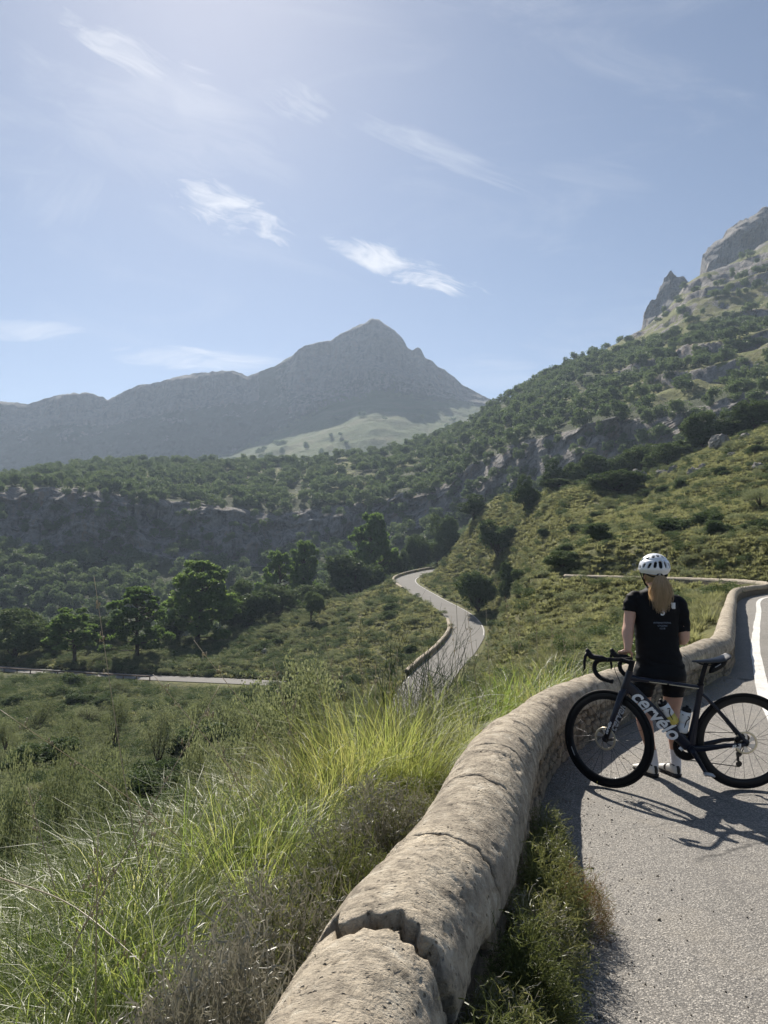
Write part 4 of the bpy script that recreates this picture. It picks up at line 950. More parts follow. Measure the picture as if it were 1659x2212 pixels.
for r in range(4):
    s = sA + rng.uniform(0, 0.1)
    while s < sB and count < 290:
        L = rng.uniform(0.10, 0.24) * (1 + 0.5 * (s > s_of_y(7.5))); zz0 = zc[r] + rng.normal() * 0.012; zz1 = zc[r + 1] + rng.normal() * 0.012
        link('stone', stone_mesh(s + 0.006, s + L - 0.006, zz0 + 0.006, zz1 - 0.006), wall); s += L; count += 1
# broken mortar and stones lodged in the big crack
for k in range(16):
    sd = s_of_y(2.11) + rng.normal() * 0.035; a = rng.uniform(0.10, 0.55) * math.pi if k < 12 else rng.uniform(0.7, 0.95) * math.pi
    rr = rng.uniform(0.70, 0.93); mb = MB(); r = rng.uniform(0.010, 0.028)
    mb.ellips((0, 0, 0), (r * rng.uniform(0.8, 1.5), r, r * rng.uniform(0.6, 1.0)), 7, 5)
    v, f = mb.arrays(); v = v + rng.normal(size=v.shape) * r * 0.16
    p = wall_at(np.array([sd]), np.array([math.cos(a) * CAPR * rr]), np.array([CAPZ0 + math.sin(a) * CAPH * rr]))[0]
    o = link('rubble_piece', make_mesh('rubble_piece', v, f, False, ['rubble']), wall, tuple(p), tuple(rng.uniform(0, 3, 3)))
# parapets of the winding road
def parapet(path, i0, i1, off, label, hh=0.85, hw=0.3):
    P = path[i0:i1]; T = np.gradient(P[:, :2], axis=0); T /= np.linalg.norm(T, axis=1)[:, None]; Nn = np.c_[T[:, 1], -T[:, 0]]
    root = empty('roadside_parapet', tuple(P[0])); tag(root, label, 'wall', 'parapets of the winding road')
    o = np.array(P[0])
    def strip(prof, nm, mat):
        V = np.stack([np.c_[P[:, :2] + Nn * (off + a), P[:, 2] + z] for a, z in prof], 1).reshape(-1, 3) - o
        V += fbm((V + o) / 1.5, 3, 5)[:, None] * 0.05; link(nm, make_mesh(nm, V, grid_faces(len(prof), len(P)), True, [mat]), root)
    strip([(-hw, -0.2), (-hw, hh - 0.25), (hw, hh - 0.25), (hw, -3.0)], 'wall_body', 'wall_stone')
    strip([(-hw - 0.04, hh - 0.30), (-hw * 0.9, hh - 0.1), (0, hh), (hw * 0.9, hh - 0.1), (hw + 0.04, hh - 0.30)], 'cap', 'cap_mortar')
ys = proj(SROAD)[1]
ia = int(np.argmin(np.abs(ys - 1229))); ib = int(np.argmin(np.abs(ys - 1275))); ic = int(np.argmin(np.abs(ys - 1345))); idd = int(np.argmin(np.abs(ys - 1462)))
parapet(SROAD, ia, ib, 3.35, 'pale parapet wrapping the far left bend of the winding road')
parapet(SROAD, ic, idd, 3.35, 'long stone parapet on the left edge of the near half of the winding road')
# crash barrier of the lower road
T = np.gradient(LROAD[:, :2], axis=0); T /= np.linalg.norm(T, axis=1)[:, None]; Nn = np.c_[T[:, 1], -T[:, 0]]
B = np.c_[LROAD[:, :2] + Nn * -2.75, LROAD[:, 2]]; px_, _ = proj(B); sel = np.where((px_ < 330) & (px_ > -150))[0]
bar = empty('crash_barrier', tuple(B[sel[0]])); tag(bar, 'rusty crash barrier along the near edge of the lower road', 'barrier'); o0 = B[sel[0]]
mb = MB(); mb.tube(B[sel] - o0 + [0, 0, 0.62], 0.13, 6); mb.build('rail', 'rust_steel', bar)
pm = MB(); pm.box((0, 0, 0.25), (0.16, 0.16, 0.9), bev=0.02); pme = pm.mesh('post', ['rust_steel'])
for i in sel[::4]: link('post', pme, bar, tuple(B[i] - o0))
# ------------------------------------------------------------------ near plants
def tussock(name, seed, blades, hgt, spread, mat, width=0.0065, droop=1.0, base_r=0.16, seg=6):
    rng = np.random.default_rng(seed); n = blades; a = rng.uniform(0, 2 * np.pi, n); r0 = base_r * np.sqrt(rng.random(n)); L = hgt * rng.uniform(0.55, 1.2, n); tilt = np.abs(rng.normal(0.0, 0.38, n)) * spread + 0.05
    dro = rng.uniform(0.4, 1.6, n) * droop; V = np.zeros((n, seg + 1, 2, 3)); t = np.linspace(0, 1, seg + 1)
    ad = a + rng.normal(0, 0.5, n); dh = np.stack([np.cos(ad), np.sin(ad), 0 * a], 1); sd = np.stack([-np.sin(ad), np.cos(ad), 0 * a], 1)
    tw = rng.uniform(-0.9, 0.9, n); w0 = width * rng.uniform(0.6, 1.3, n)
    base = np.stack([np.cos(a) * r0, np.sin(a) * r0, np.full(n, -0.05)], 1); P = base.copy(); ang = tilt.copy(); sway = rng.normal(0, 0.10, n)
    for k in range(seg + 1):
        ww = (w0 * (1 - t[k]) ** 0.55 + 0.0006)[:, None]; sdd = sd * np.cos(tw * t[k])[:, None] + np.array([0, 0, 1]) * np.sin(tw * t[k])[:, None] * 0.6
        V[:, k, 0] = P - sdd * ww * 0.5; V[:, k, 1] = P + sdd * ww * 0.5
        st = (L / seg)[:, None]; P = P + (dh * np.sin(ang)[:, None] + sd * (sway * t[k])[:, None] + np.array([0, 0, 1]) * np.cos(ang)[:, None]) * st
        ang = np.minimum(ang + dro * (0.10 + 0.42 * t[k] ** 1.5), 2.3)
    V = V.reshape(-1, 3); m = (seg + 1) * 2; i = np.arange(n)[:, None] * m; k = np.arange(seg)[None] * 2
    F = np.stack([i + k, i + k + 1, i + k + 3, i + k + 2], -1).reshape(-1, 4)
    return make_mesh(name, V, F, True, [mat])
TUS = [tussock('tussock0', 1, 1250, 1.0, 1.25, 'grass_blade', width=0.0060, droop=1.25), tussock('tussock1', 2, 1150, 1.1, 1.7, 'grass_blade', width=0.0054, droop=1.5), tussock('tussock2', 3, 1100, 1.05, 0.95, 'gold_blade', width=0.0052, droop=0.85, base_r=0.22),
       tussock('tussock3', 4, 1000, 1.05, 1.55, 'gold_blade', width=0.0048, droop=1.4), tussock('tussock4', 5, 900, 1.0, 1.2, 'grass_blade', width=0.0085, droop=1.4)]
def stalk_mesh(p0, p1, bend, seed, r=0.0026, head=True):
    rng = np.random.default_rng(seed); p0 = np.array(p0); p1 = np.array(p1); mid = (p0 + p1) / 2 + bend; mb = MB(); path = smooth_path([np.zeros(3), mid - p0, p1 - p0], 14); mb.tube(path, np.linspace(r, r * 0.35, 14), 5)
    if head:
        for k in range(9):
            t = rng.uniform(0.80, 1.0); i = int(t * 13); q = path[i]; dv = rng.normal(size=3) * 0.5 + [0, 0, -0.3] + (path[-1] - path[-2]) * 8; dv /= np.linalg.norm(dv); L = rng.uniform(0.015, 0.05)
            e = q + dv * L; mb.tube([q, (q + e) / 2, e], [r * 0.25, r * 0.2, r * 0.2], 3); mb.ellips(tuple(e), (r * 1.0, r * 1.0, r * 2.6), 5, 4)
    return mb.mesh('stalk', ['straw'])
TUSSOCKS = []
def place_tussock(px, d, v, s, label, rz, X=None):
    Y = d; Xw = W(px, 1600, d)[0] if X is None else X; z = float(ground(Xw, Y)[0])
    root = empty('grass_tussock', (Xw, Y, z), rz); tag(root, label, 'grass', 'tussocks of tall grass beyond the wall')
    link('blades', TUS[v], root, scale=(s, s, s)); TUSSOCKS.append(root); return root
for px, d, v, s, lab in [
    (780, 6.1, 2, 1.18, 'tall golden-green tussock in full light, biggest beyond the wall'), (700, 6.3, 3, 1.1, 'golden tussock leaning left beside the tallest one'), (855, 6.1, 2, 1.05, 'golden tussock just right of the tallest one'),
    (640, 6.9, 2, 1.05, 'golden tussock at the left end of the golden group'), (740, 5.5, 2, 0.9, 'shorter golden tussock in front of the tallest one'), (575, 6.5, 3, 1.0, 'straw-gold tussock left of the golden group'), (905, 5.9, 3, 0.85, 'golden tussock touching the wall edge'),
    (890, 8.4, 3, 1.4, 'brown-green tussock hiding the foot of the winding road'), (945, 8.7, 1, 1.2, 'dark tussock right of the one hiding the road foot'), (1000, 9.1, 3, 1.1, 'golden-brown tussock in front of the road edge'), (850, 9.2, 0, 1.1, 'green tussock behind the golden group'),
    (930, 7.2, 1, 0.9, 'dark arching tussock below the winding road'), (1010, 7.8, 3, 1.0, 'brownish tussock near the wall under the thin shrub'), (1070, 8.6, 0, 1.05, 'green tussock against the wall left of the front wheel'),
    (1125, 9.4, 4, 1.1, 'bright arching tussock above the wall, left of the handlebar'), (1180, 10.3, 4, 1.1, 'pale arching tussock behind the handlebar'), (1215, 10.6, 3, 1.05, 'thin dry tussock right behind the handlebar'),
    (640, 5.7, 0, 1.0, 'dense green tussock left of the golden one'), (560, 5.3, 1, 1.0, 'arching green tussock in the middle of the bank'), (480, 5.9, 3, 0.9, 'straw-tipped tussock at the back of the bank'),
    (620, 4.7, 4, 0.85, 'green tussock above the grey thorn cushion'), (500, 4.4, 0, 0.95, 'thick green tussock in the centre left'), (380, 4.3, 1, 1.0, 'wide arching tussock left of the thick one'), (330, 5.2, 0, 0.95, 'green tussock at the back left of the bank'),
    (230, 4.6, 3, 0.95, 'yellowish tussock at the left of the bank'), (90, 4.9, 1, 1.0, 'arching tussock at the far left edge'), (260, 3.7, 4, 0.9, 'dark green tussock in the left foreground'), (100, 3.7, 0, 0.95, 'upright tussock at the left edge'),
    (400, 3.3, 0, 0.72, 'dark tussock behind the grey thorn cushions'), (180, 2.9, 4, 0.75, 'broad-bladed tussock low in the left foreground'), (30, 2.7, 1, 0.8, 'pale arching tussock in the bottom left corner'), (300, 2.5, 1, 0.62, 'short tussock left of the front thorn cushion'),
    (440, 4.9, 4, 1.0, 'fresh green tussock between the thick and the arching ones'), (300, 4.0, 0, 0.95, 'dense green tussock in the middle of the left bank'), (170, 4.1, 4, 0.95, 'broad green tussock behind the left foreground'), (20, 3.4, 4, 0.9, 'green tussock cut by the left edge'), (350, 3.0, 4, 0.7, 'fresh green tussock beside the low thorn cushion'), (240, 3.2, 0, 0.8, 'green tussock low on the left bank'), (560, 4.0, 0, 0.8, 'green tussock tucked above the olive thorn cushion'), (670, 5.0, 1, 0.9, 'arching tussock under the golden group'),
    (110, 2.2, 4, 0.6, 'nearest tussock with pale broad blades at the bottom edge')]:
    place_tussock(px, d, v, s, lab, (px * 3 % 63) / 10)
for x, y, v, s, lab in [(3.0, 9.2, 3, 0.65, 'yellow grass clump behind the wall right of the cyclist'), (3.7, 9.9, 3, 0.6, 'pale grass clump by the wall below the elbow'), (4.2, 11.6, 0, 0.65, 'low green clump at the wall bend'), (1.75, 8.6, 3, 0.8, 'straw-tipped clump against the wall left of the arm'), (2.5, 9.6, 4, 0.8, 'green clump behind the wall at the left forearm')]:
    place_tussock(0, y, v, s, lab, x, X=x)
# tall dry stems: each belongs to the tussock nearest its foot
STALKS = [((335, 1905, 3.6), (203, 1245, 3.8)), ((620, 1800, 4.6), (330, 1456, 4.4)), ((30, 2080, 2.7), (476, 1478, 3.2)), ((500, 1706, 4.5), (0, 1533, 3.6)), ((218, 2230, 2.4), (212, 1790, 2.5)), ((700, 1790, 5.4), (418, 1382, 5.2)),
          ((600, 1840, 4.6), (470, 1600, 4.6)), ((665, 1790, 5.6), (590, 1430, 5.7)), ((735, 1640, 6.4), (683, 1444, 6.4)), ((760, 1620, 6.6), (700, 1375, 6.7)), ((770, 1600, 6.6), (735, 1440, 6.6)), ((790, 1600, 6.6), (775, 1400, 6.7)),
          ((815, 1600, 6.7), (812, 1420, 6.7)), ((830, 1600, 6.6), (842, 1430, 6.6)), ((860, 1600, 6.5), (858, 1400, 6.6)), ((905, 1620, 6.6), (930, 1470, 6.6)), ((1000, 1500, 8.0), (975, 1330, 8.2)), ((1030, 1490, 8.2), (1008, 1312, 8.2)), ((1065, 1480, 8.6), (1050, 1318, 8.6)),
          ((1110, 1470, 9.2), (1092, 1290, 9.2)), ((1125, 1460, 9.4), (1120, 1330, 9.4)), ((1160, 1460, 9.8), (1155, 1310, 9.9)), ((1195, 1450, 10.2), (1192, 1340, 10.2)), ((1222, 1450, 10.6), (1215, 1370, 10.6)), ((1245, 1440, 10.8), (1240, 1350, 10.8)),
          ((0, 1900, 3.2), (330, 2100, 2.6)), ((380, 1860, 4.0), (560, 1560, 4.6)), ((140, 2000, 3.3), (60, 1700, 3.4)), ((430, 2010, 3.2), (300, 1740, 3.3)), ((590, 1700, 5.6), (640, 1500, 5.8)), ((80, 2100, 2.6), (250, 1850, 2.8))]
for k, (a, b) in enumerate(STALKS):
    A_ = np.array(W(*a)); B_ = np.array(W(*b)); gz = float(ground(A_[0], A_[1])[0]); dv = (B_ - A_) / np.linalg.norm(B_ - A_); A_ = A_ - dv * (0.35 if abs(dv[2]) > 0.3 else 0.05)
    A_[2] = max(A_[2], gz - 0.05) if abs(dv[2]) < 0.3 else gz - 0.05
    t_ = min(TUSSOCKS, key=lambda o: (o.location.x - A_[0]) ** 2 + (o.location.y - A_[1]) ** 2)
    me = stalk_mesh(A_, B_, np.array([0.02, 0.0, 0.05]) * (1 if k % 2 else -0.6), 50 + k, 0.0040 if A_[1] < 5 else 0.0048)
    o = link('stalk', me, t_); rm = Matrix.Rotation(-t_.rotation_euler.z, 3, 'Z'); o.location = rm @ (Vector(A_) - t_.location); o.rotation_euler = (0, 0, -t_.rotation_euler.z)
# wiry thorn cushions
def thorn(name, seed, n=1500, r=0.30, h=0.34, mats=('spiny_green',), seglen=0.022, nseg=6, width=0.0032, fork=0.55):
    rng = np.random.default_rng(seed); V = []; F = []; fm = []
    def chain(p, d, k0, mi, wdt):
        for k in range(k0):
            s_ = np.cross(d, rng.normal(size=3)); s_ /= np.linalg.norm(s_) + 1e-9; q = p + d * seglen * rng.uniform(0.7, 1.3); i = len(V)
            V.extend([p - s_ * wdt * 0.5, p + s_ * wdt * 0.5, q + s_ * wdt * 0.42, q - s_ * wdt * 0.42]); F.append((i, i + 1, i + 2, i + 3)); fm.append(mi)
            p = q; d = d + rng.normal(size=3) * 0.62; d /= np.linalg.norm(d)
            if rng.random() < fork and k0 - k > 1:
                e = d + rng.normal(size=3) * 0.9; e /= np.linalg.norm(e); j = len(V); q2 = p + e * seglen * rng.uniform(0.6, 1.2)
                V.extend([p - s_ * wdt * 0.4, p + s_ * wdt * 0.4, q2 + s_ * wdt * 0.1, q2 - s_ * wdt * 0.1]); F.append((j, j + 1, j + 2, j + 3)); fm.append(mi)
    for k in range(n):
        a = rng.uniform(0, 2 * np.pi); e = math.asin(rng.uniform(0.0, 1.0)); f = rng.uniform(0.55, 0.93)
        lump = 1 + 0.22 * math.sin(3 * a + seed) * math.cos(2.3 * e + seed)
        d = np.array([math.cos(a) * math.cos(e), math.sin(a) * math.cos(e), math.sin(e) + 0.12]); p = d * [r, r, h] * f * lump
        chain(p, d / np.linalg.norm(d), nseg if rng.random() < 0.8 else nseg + 3, rng.integers(0, len(mats)) if rng.random() < 0.75 else 0, width * rng.uniform(0.7, 1.3))
    for k in range(40):                                        # stems from the root
        a = rng.uniform(0, 6.28); e = rng.uniform(0.2, 1.4); d = np.array([math.cos(a) * math.cos(e) * r, math.sin(a) * math.cos(e) * r, math.sin(e) * h]) * 0.8
        p = np.zeros(3); q = d; s_ = np.cross(d, [0.3, 0.2, 1]); s_ /= np.linalg.norm(s_); i = len(V); V.extend([p - s_ * 0.004, p + s_ * 0.004, q + s_ * 0.002, q - s_ * 0.002]); F.append((i, i + 1, i + 2, i + 3)); fm.append(0)
    return make_mesh(name, np.array(V), np.array(F), False, list(mats), fmat=fm)
TH = [thorn('thorn_green', 21, 2300, mats=('spiny_green', 'spiny_green')), thorn('thorn_green2', 22, 2100, mats=('spiny_green', 'spiny_green', 'spiny_grey')), thorn('thorn_grey', 23, 2300, mats=('spiny_grey', 'spiny_grey', 'spiny_green')),
      thorn('thorn_grey2', 24, 2200, mats=('spiny_grey', 'spiny_grey')), thorn('thorn_rust', 25, 1600, mats=('spiny_rust', 'spiny_rust', 'spiny_green'), width=0.0026),
      thorn('thorn_tall', 26, 1500, 0.15, 0.37, ('spiny_green', 'spiny_green'), 0.017, 6, 0.0028), thorn('thorn_tall2', 27, 1500, 0.16, 0.35, ('spiny_green', 'spiny_green', 'spiny_grey'), 0.017, 6, 0.0028)]
def place_thorn(x, y, v, s, lab, sz=1.0, z=None):
    o = link('thorn_bush', TH[v], None, (x, y, float(ground(x, y)[0]) if z is None else z), (0, 0, x * 17 + y * 5), (s, s, s * sz)); tag(o, lab, 'bush', 'wiry thorn cushions along the wall'); return o
for x, y, v, s, lab, sz in [(-0.44, 2.10, 3, 1.05, 'grey wiry thorn cushion nearest the camera, left of the wall', 1.55), (-0.36, 2.72, 2, 1.0, 'olive thorn cushion behind the front grey one', 1.45), (-0.68, 2.62, 0, 0.75, 'low green thorn cushion at the edge of the tall grass', 1.1), (-0.20, 3.32, 1, 0.98, 'green thorn cushion beside the second crack of the wall', 1.4),
                            (-0.02, 4.02, 2, 1.05, 'grey-brown thorn cushion below the golden grass', 1.35), (0.24, 4.75, 1, 0.7, 'small thorn cushion tight against the valley side of the wall', 1.2), (-0.2, 2.35, 0, 0.5, 'thorn sprig poking into the big crack of the wall', 1.2), (0.42, 5.4, 0, 0.6, 'green thorn tuft behind the wall near the golden grass', 1.2)]:
    place_thorn(x, y, v, s, lab, sz)
for y, off, v, s, lab, sz in [(1.72, 0.28, 5, 0.97, 'green thorn cushion at the bottom edge on the road side of the wall', 0.95), (2.08, 0.31, 5, 1.05, 'bushy green thorn cushion on the road side by the big crack', 0.95), (2.40, 0.29, 6, 0.97, 'green thorn cushion just above the big crack on the road side', 0.95), (2.72, 0.32, 5, 0.97, 'green thorn cushion in the middle of the roadside row', 0.95),
                              (3.05, 0.30, 6, 0.97, 'dense thorn cushion shading the road edge', 0.95), (3.38, 0.31, 5, 0.97, 'tall thorn cushion near the end of the roadside row', 0.95), (3.55, 0.44, 4, 0.5, 'rust-brown dry thorn cushion on the asphalt edge', 1.2), (3.78, 0.30, 6, 0.88, 'leafy thorn cushion second from the end of the roadside row', 0.95), (4.15, 0.28, 5, 0.76, 'last small thorn cushion of the roadside row, before the front wheel', 0.95)]:
    p = wall_at(np.array([s_of_y(y)]), np.array([off]), np.array([0.0]))[0]; place_thorn(p[0], p[1], v, s, lab, sz, 0.0)
# wispy broom in front of the winding road
def broom(name, seed, n=70, h=1.25):
    rng = np.random.default_rng(seed); mb = MB()
    def br(p, d, L, r, lv):
        m = 5; pts = [p]
        for k in range(m): d = d + rng.normal(size=3) * 0.13 + [0, 0, 0.05]; d /= np.linalg.norm(d); pts.append(pts[-1] + d * L / m)
        mb.tube(pts, np.linspace(r, r * 0.45, m + 1), 3, caps=False)
        if lv < 2:
            for k in range(5 if lv == 0 else 4):
                q = pts[rng.integers(1, m + 1)]; e = d + rng.normal(size=3) * 0.55; e /= np.linalg.norm(e); br(q, e, L * rng.uniform(0.35, 0.6), r * 0.55, lv + 1)
    for k in range(n):
        a = rng.uniform(0, 6.28); t = abs(rng.normal(0, 0.33)); br(np.array([math.cos(a) * 0.1, math.sin(a) * 0.1, 0]), np.array([math.cos(a) * math.sin(t), math.sin(a) * math.sin(t), math.cos(t)]), h * rng.uniform(0.35, 0.75), 0.0045, 0)
    return mb.mesh(name, ['broom_green'], fix=False)
BR = broom('broom', 31, 34)
def place_plain(name, me, px, d, s, lab, cat, group=None, dz=0.0):
    X = W(px, 1500, d)[0]; o = link(name, me, None, (X, d, float(ground(X, d)[0]) + dz), (0, 0, px * 0.37), s); tag(o, lab, cat, group); return o
place_plain('broom_shrub', BR, 905, 9.0, 1.75, 'wispy dark green broom standing in front of the winding road', 'shrub', 'broom shrubs')
place_plain('broom_shrub', BR, 955, 10.0, 1.5, 'thinner broom with bare forked twigs against the road surface', 'shrub', 'broom shrubs')
# olive-coloured bushes on the bank
for px, d, yt, wd, k, lab in [(680, 13.5, 1412, 210, 0, 'airy olive bush rising behind the golden grass'), (555, 14.5, 1450, 150, 1, 'broad olive bush left of the airy one'), (450, 17, 1480, 110, 2, 'yellow-green bush at the left of the olive bushes'), (230, 21, 1590, 130, 1, 'small grey olive tree with several trunks in the dip'),
                              (150, 23, 1600, 100, 0, 'low olive tree left of the several-trunked one'), (25, 16, 1570, 120, 2, 'brown-green bush at the left edge of the dip'),
                              (345, 60, 1495, 78, 2, 'pale rounded olive tree below the lower road'), (250, 75, 1500, 60, 0, 'grey olive tree left of the pale one below the lower road'), (80, 80, 1505, 70, 1, 'olive tree at the left below the lower road'), (430, 84, 1490, 60, 2, 'olive tree right of the pale one below the lower road'),
                              (160, 62, 1530, 60, 2, 'small olive tree lowest on the valley side'), (20, 60, 1545, 60, 0, 'olive tree cut by the left edge below the road'), (500, 70, 1500, 64, 1, 'olive tree at the foot of the green slope')]:
    X, Y, _ = W(px, 1500, d); z = float(ground(X, Y)[0]); ht = max(0.8, W(px, yt, d)[2] - z); wm = wd / 1659 * 768 / FPX * d; pr = OLIVES[k]
    root = empty('olive_bush', (X, Y, z), px * 0.2); tag(root, lab, 'bush', 'olive bushes on the slope'); s = (wm / pr[3], wm / pr[3], ht); link('trunk', pr[1], root, scale=s); link('crown', pr[0], root, scale=s)
# bushes dotted over both slopes
rng = np.random.default_rng(404)
def dotted(n, pxr, dr, hr, protos, lab, grp, keep):
    k = 0
    while k < n:
        px = rng.uniform(*pxr); d = rng.uniform(*dr); X, Y, _ = W(px, 1300, d)
        a = path_dist(np.array([[X, Y]]), SROAD)[0][0]; b = path_dist(np.array([[X, Y]]), LROAD)[0][0]; c = path_dist(np.array([[X, Y]]), WALL)[0][0]
        if abs(a) < 7 or -13 < b < 5 or -4 < c < 10: continue
        g = float(ground(X, Y)[0]); py = proj([(X, Y, g)])[1][0]
        if not keep(px, py): continue
        h = rng.uniform(*hr); w_ = h * rng.uniform(1.0, 1.5); pr = protos[rng.integers(0, len(protos))]
        root = empty('round_bush', (X, Y, g - 0.1), rng.uniform(0, 6)); tag(root, lab, 'bush', grp); s_ = (w_ / pr[3], w_ / pr[3], h); link('trunk', pr[1], root, scale=s_); link('crown', pr[0], root, scale=s_); k += 1
dotted(34, (-40, 640), (28, 118), (1.6, 3.4), OLIVES + OAKS[:3], 'rounded grey-green bush on the valley side below the lower road', 'bushes below the lower road', lambda x, y: True)
dotted(24, (520, 900), (100, 185), (1.2, 2.4), OLIVES + OAKS[:3], 'low dark bush on the green slope left of the S bend', 'bushes left of the S bend', lambda x, y: True)
dotted(34, (1090, 1659), (58, 185), (1.2, 2.8), OAKS[:4] + OLIVES[:1], 'small round dark bush dotted on the right-hand grass slope', 'bushes on the right-hand slope', lambda x, y: y < 1235)
# silvery shrub
SIL = oak_proto('silver', 811, 10, 200, 26, 0.085, spread=1.3, trunk_h=0.06, mat='silver_leaf', dens=0.2)
X, Y, _ = W(75, 1700, 7.2); root = empty('silver_shrub', (X, Y, float(ground(X, Y)[0]))); tag(root, 'silver-leaved shrub at the left edge behind the grass', 'shrub'); link('stems', SIL[1], root, scale=(1.0, 1.0, 1.25)); link('crown', SIL[0], root, scale=(1.0, 1.0, 1.25))
# boulders
rng = np.random.default_rng(66)
def boulder(px, py, d, w_, lab):
    P = np.array(W(px, py, d)); g = float(ground(P[0], P[1])[0]); mb = MB(); m_ = w_ / 1659 * 768 / FPX * d / 2; mb.ellips((0, 0, 0), (1, 0.8, 0.7), 26, 18); v, f = mb.arrays()
    v = v * (1 + 0.45 * ridged(v * 1.5 + px, 4, 5))[:, None] + fbm(v * 3.5 + px, 4, 9)[:, None] * 0.22; v = np.round(v * 5) / 5 * 0.35 + v * 0.65; o = link('boulder', make_mesh('boulder', v, f, False, ['boulder']), None, (P[0], P[1], g + m_ * 0.35), tuple(rng.uniform(0, 6, 3) * [0.1, 0.1, 1]), (m_, m_, m_)); tag(o, lab, 'rock', 'limestone boulders on the slopes')
for px, py, d, w_, lab in [(577, 1402, 152, 20, 'pale flat boulder on the slope right of the tallest pine'), (518, 1372, 165, 11, 'small pale stone above the flat boulder'), (1368, 1008, 185, 52, 'pointed grey outcrop above the biggest bushy oak'), (1455, 1035, 175, 24, 'rounded boulder right of the pointed outcrop'),
                           (1555, 968, 172, 46, 'group of grey rocks at the top of the grass slope'), (1500, 1082, 150, 28, 'boulder low in the grass right of the bushy oak'), (1520, 1060, 152, 18, 'upright stone above the grass boulder'), (1640, 1045, 130, 26, 'angular rock at the right edge of the slope'), (1610, 985, 165, 24, 'small dark rock near the top right of the slope'),
                           (1478, 1100, 140, 18, 'stone half sunk in the grass'), (1400, 1130, 130, 12, 'pale stone left of the dry patch'), (1460, 1170, 104, 14, 'small pale stone above the helmet'), (1430, 1022, 180, 26, 'grey boulder touching the pointed outcrop'), (1330, 1070, 150, 10, 'stone in front of the bushy oak'), (1580, 1020, 150, 18, 'flat stone on the upper grass')]:
    boulder(px, py, d, w_, lab)

# grit and small stones gathered along the foot of the wall
rng = np.random.default_rng(88); PEB = []
for k in range(3):
    mb = MB(); mb.ellips((0, 0, 0), (1, 0.8, 0.6), 7, 5); v, f = mb.arrays(); v = v + rng.normal(size=v.shape) * 0.14; PEB.append(make_mesh('pebble%d' % k, v, f, False, ['rubble']))
n = 5200; sg = rng.uniform(s_of_y(1.4), s_of_y(11), n); og = 0.19 + rng.exponential(0.20, n); ok = og < 1.3; sg, og = sg[ok], og[ok]; n = len(sg)
Pg = wall_at(sg, og, np.full(n, 0.001)); sz = rng.uniform(0.0020, 0.0060, n) * (1 + 1.2 * (rng.random(n) < 0.04))
instancer('road_grit', Pg, rng.uniform(0, 6, (n, 3)), np.c_[sz, sz, sz], rng.integers(0, 3, n), PEB, 'loose grit along the foot of the wall')
# ------------------------------------------------------------------ bicycle
principled('frame_navy', (0.005, 0.008, 0.020), 0.30, 0.3, coat=0.12)
principled('matt_black', (0.008, 0.008, 0.010), 0.5, 0.18)
principled('tyre_rubber', (0.010, 0.010, 0.011), 0.72, 0.15, bump=0.3, bscale=300)
principled('rim_carbon', (0.010, 0.011, 0.013), 0.4, 0.2, coat=0.05)
principled('spoke_steel', (0.03, 0.03, 0.032), 0.35, 0.5, metal=0.6)
principled('rotor_steel', (0.62, 0.56, 0.42), 0.35, 0.5, metal=0.7)
principled('alloy', (0.55, 0.55, 0.56), 0.32, 0.5, metal=0.8)
principled('bar_tape', (0.008, 0.008, 0.010), 0.62, 0.15, bump=0.4, bscale=120)
principled('letter_white', (0.72, 0.74, 0.76), 0.45, 0.4)
principled('letter_grey', (0.42, 0.44, 0.47), 0.45, 0.4)
principled('cream_line', (0.60, 0.54, 0.40), 0.4, 0.4)
principled('yellow_mark', (0.65, 0.55, 0.05), 0.5, 0.4)
principled('chain_steel', (0.05, 0.048, 0.045), 0.4, 0.5, metal=0.7)
principled('bottle_clear', (0.62, 0.64, 0.66), 0.35, 0.5, sub=0.0)
principled('bottle_drink', (0.62, 0.50, 0.10), 0.4, 0.5)
principled('saddle_top', (0.035, 0.037, 0.042), 0.38, 0.5)
BX0 = W(2400 / 1.82278, 3086 / 1.82278, 5.535)
bike = empty('bicycle', (1.600, 5.595, 0.004)); bike.rotation_euler = (R(5.5), 0, R(-4.0))
tag(bike, 'dark navy road bicycle with white lettering, standing across the road shoulder', 'bicycle')
def B(cx, cy): return ((cx - 475) / 1046.0, (1815 + (cx - 475) * 0.020 - cy) / 1046.0)
def B3(cx, cy, y=0.0): x, z = B(cx, cy); return np.array([x, y, z])
def stube(mb, pts, r, sup=2.0, sides=20, up=(0, 1, 0), mat=0):
    """tube with superellipse section; r: list of (half depth, half height)"""
    P = np.asarray(pts, float); n = len(P); r = np.asarray(r, float); T = np.gradient(P, axis=0); T /= np.linalg.norm(T, axis=1)[:, None]
    an = np.linspace(0, 2 * np.pi, sides, endpoint=False); ca, sa = np.cos(an), np.sin(an); e = 2.0 / sup
    ca = np.sign(ca) * np.abs(ca) ** e; sa = np.sign(sa) * np.abs(sa) ** e; u = np.array(up, float); rings = []
    for k in range(n):
        a = u - T[k] * np.dot(u, T[k]); a /= np.linalg.norm(a); b = np.cross(T[k], a); rings.append(P[k] + ca[:, None] * a * r[k][0] + sa[:, None] * b * r[k][1])
    mb.rings(rings, True, mat)
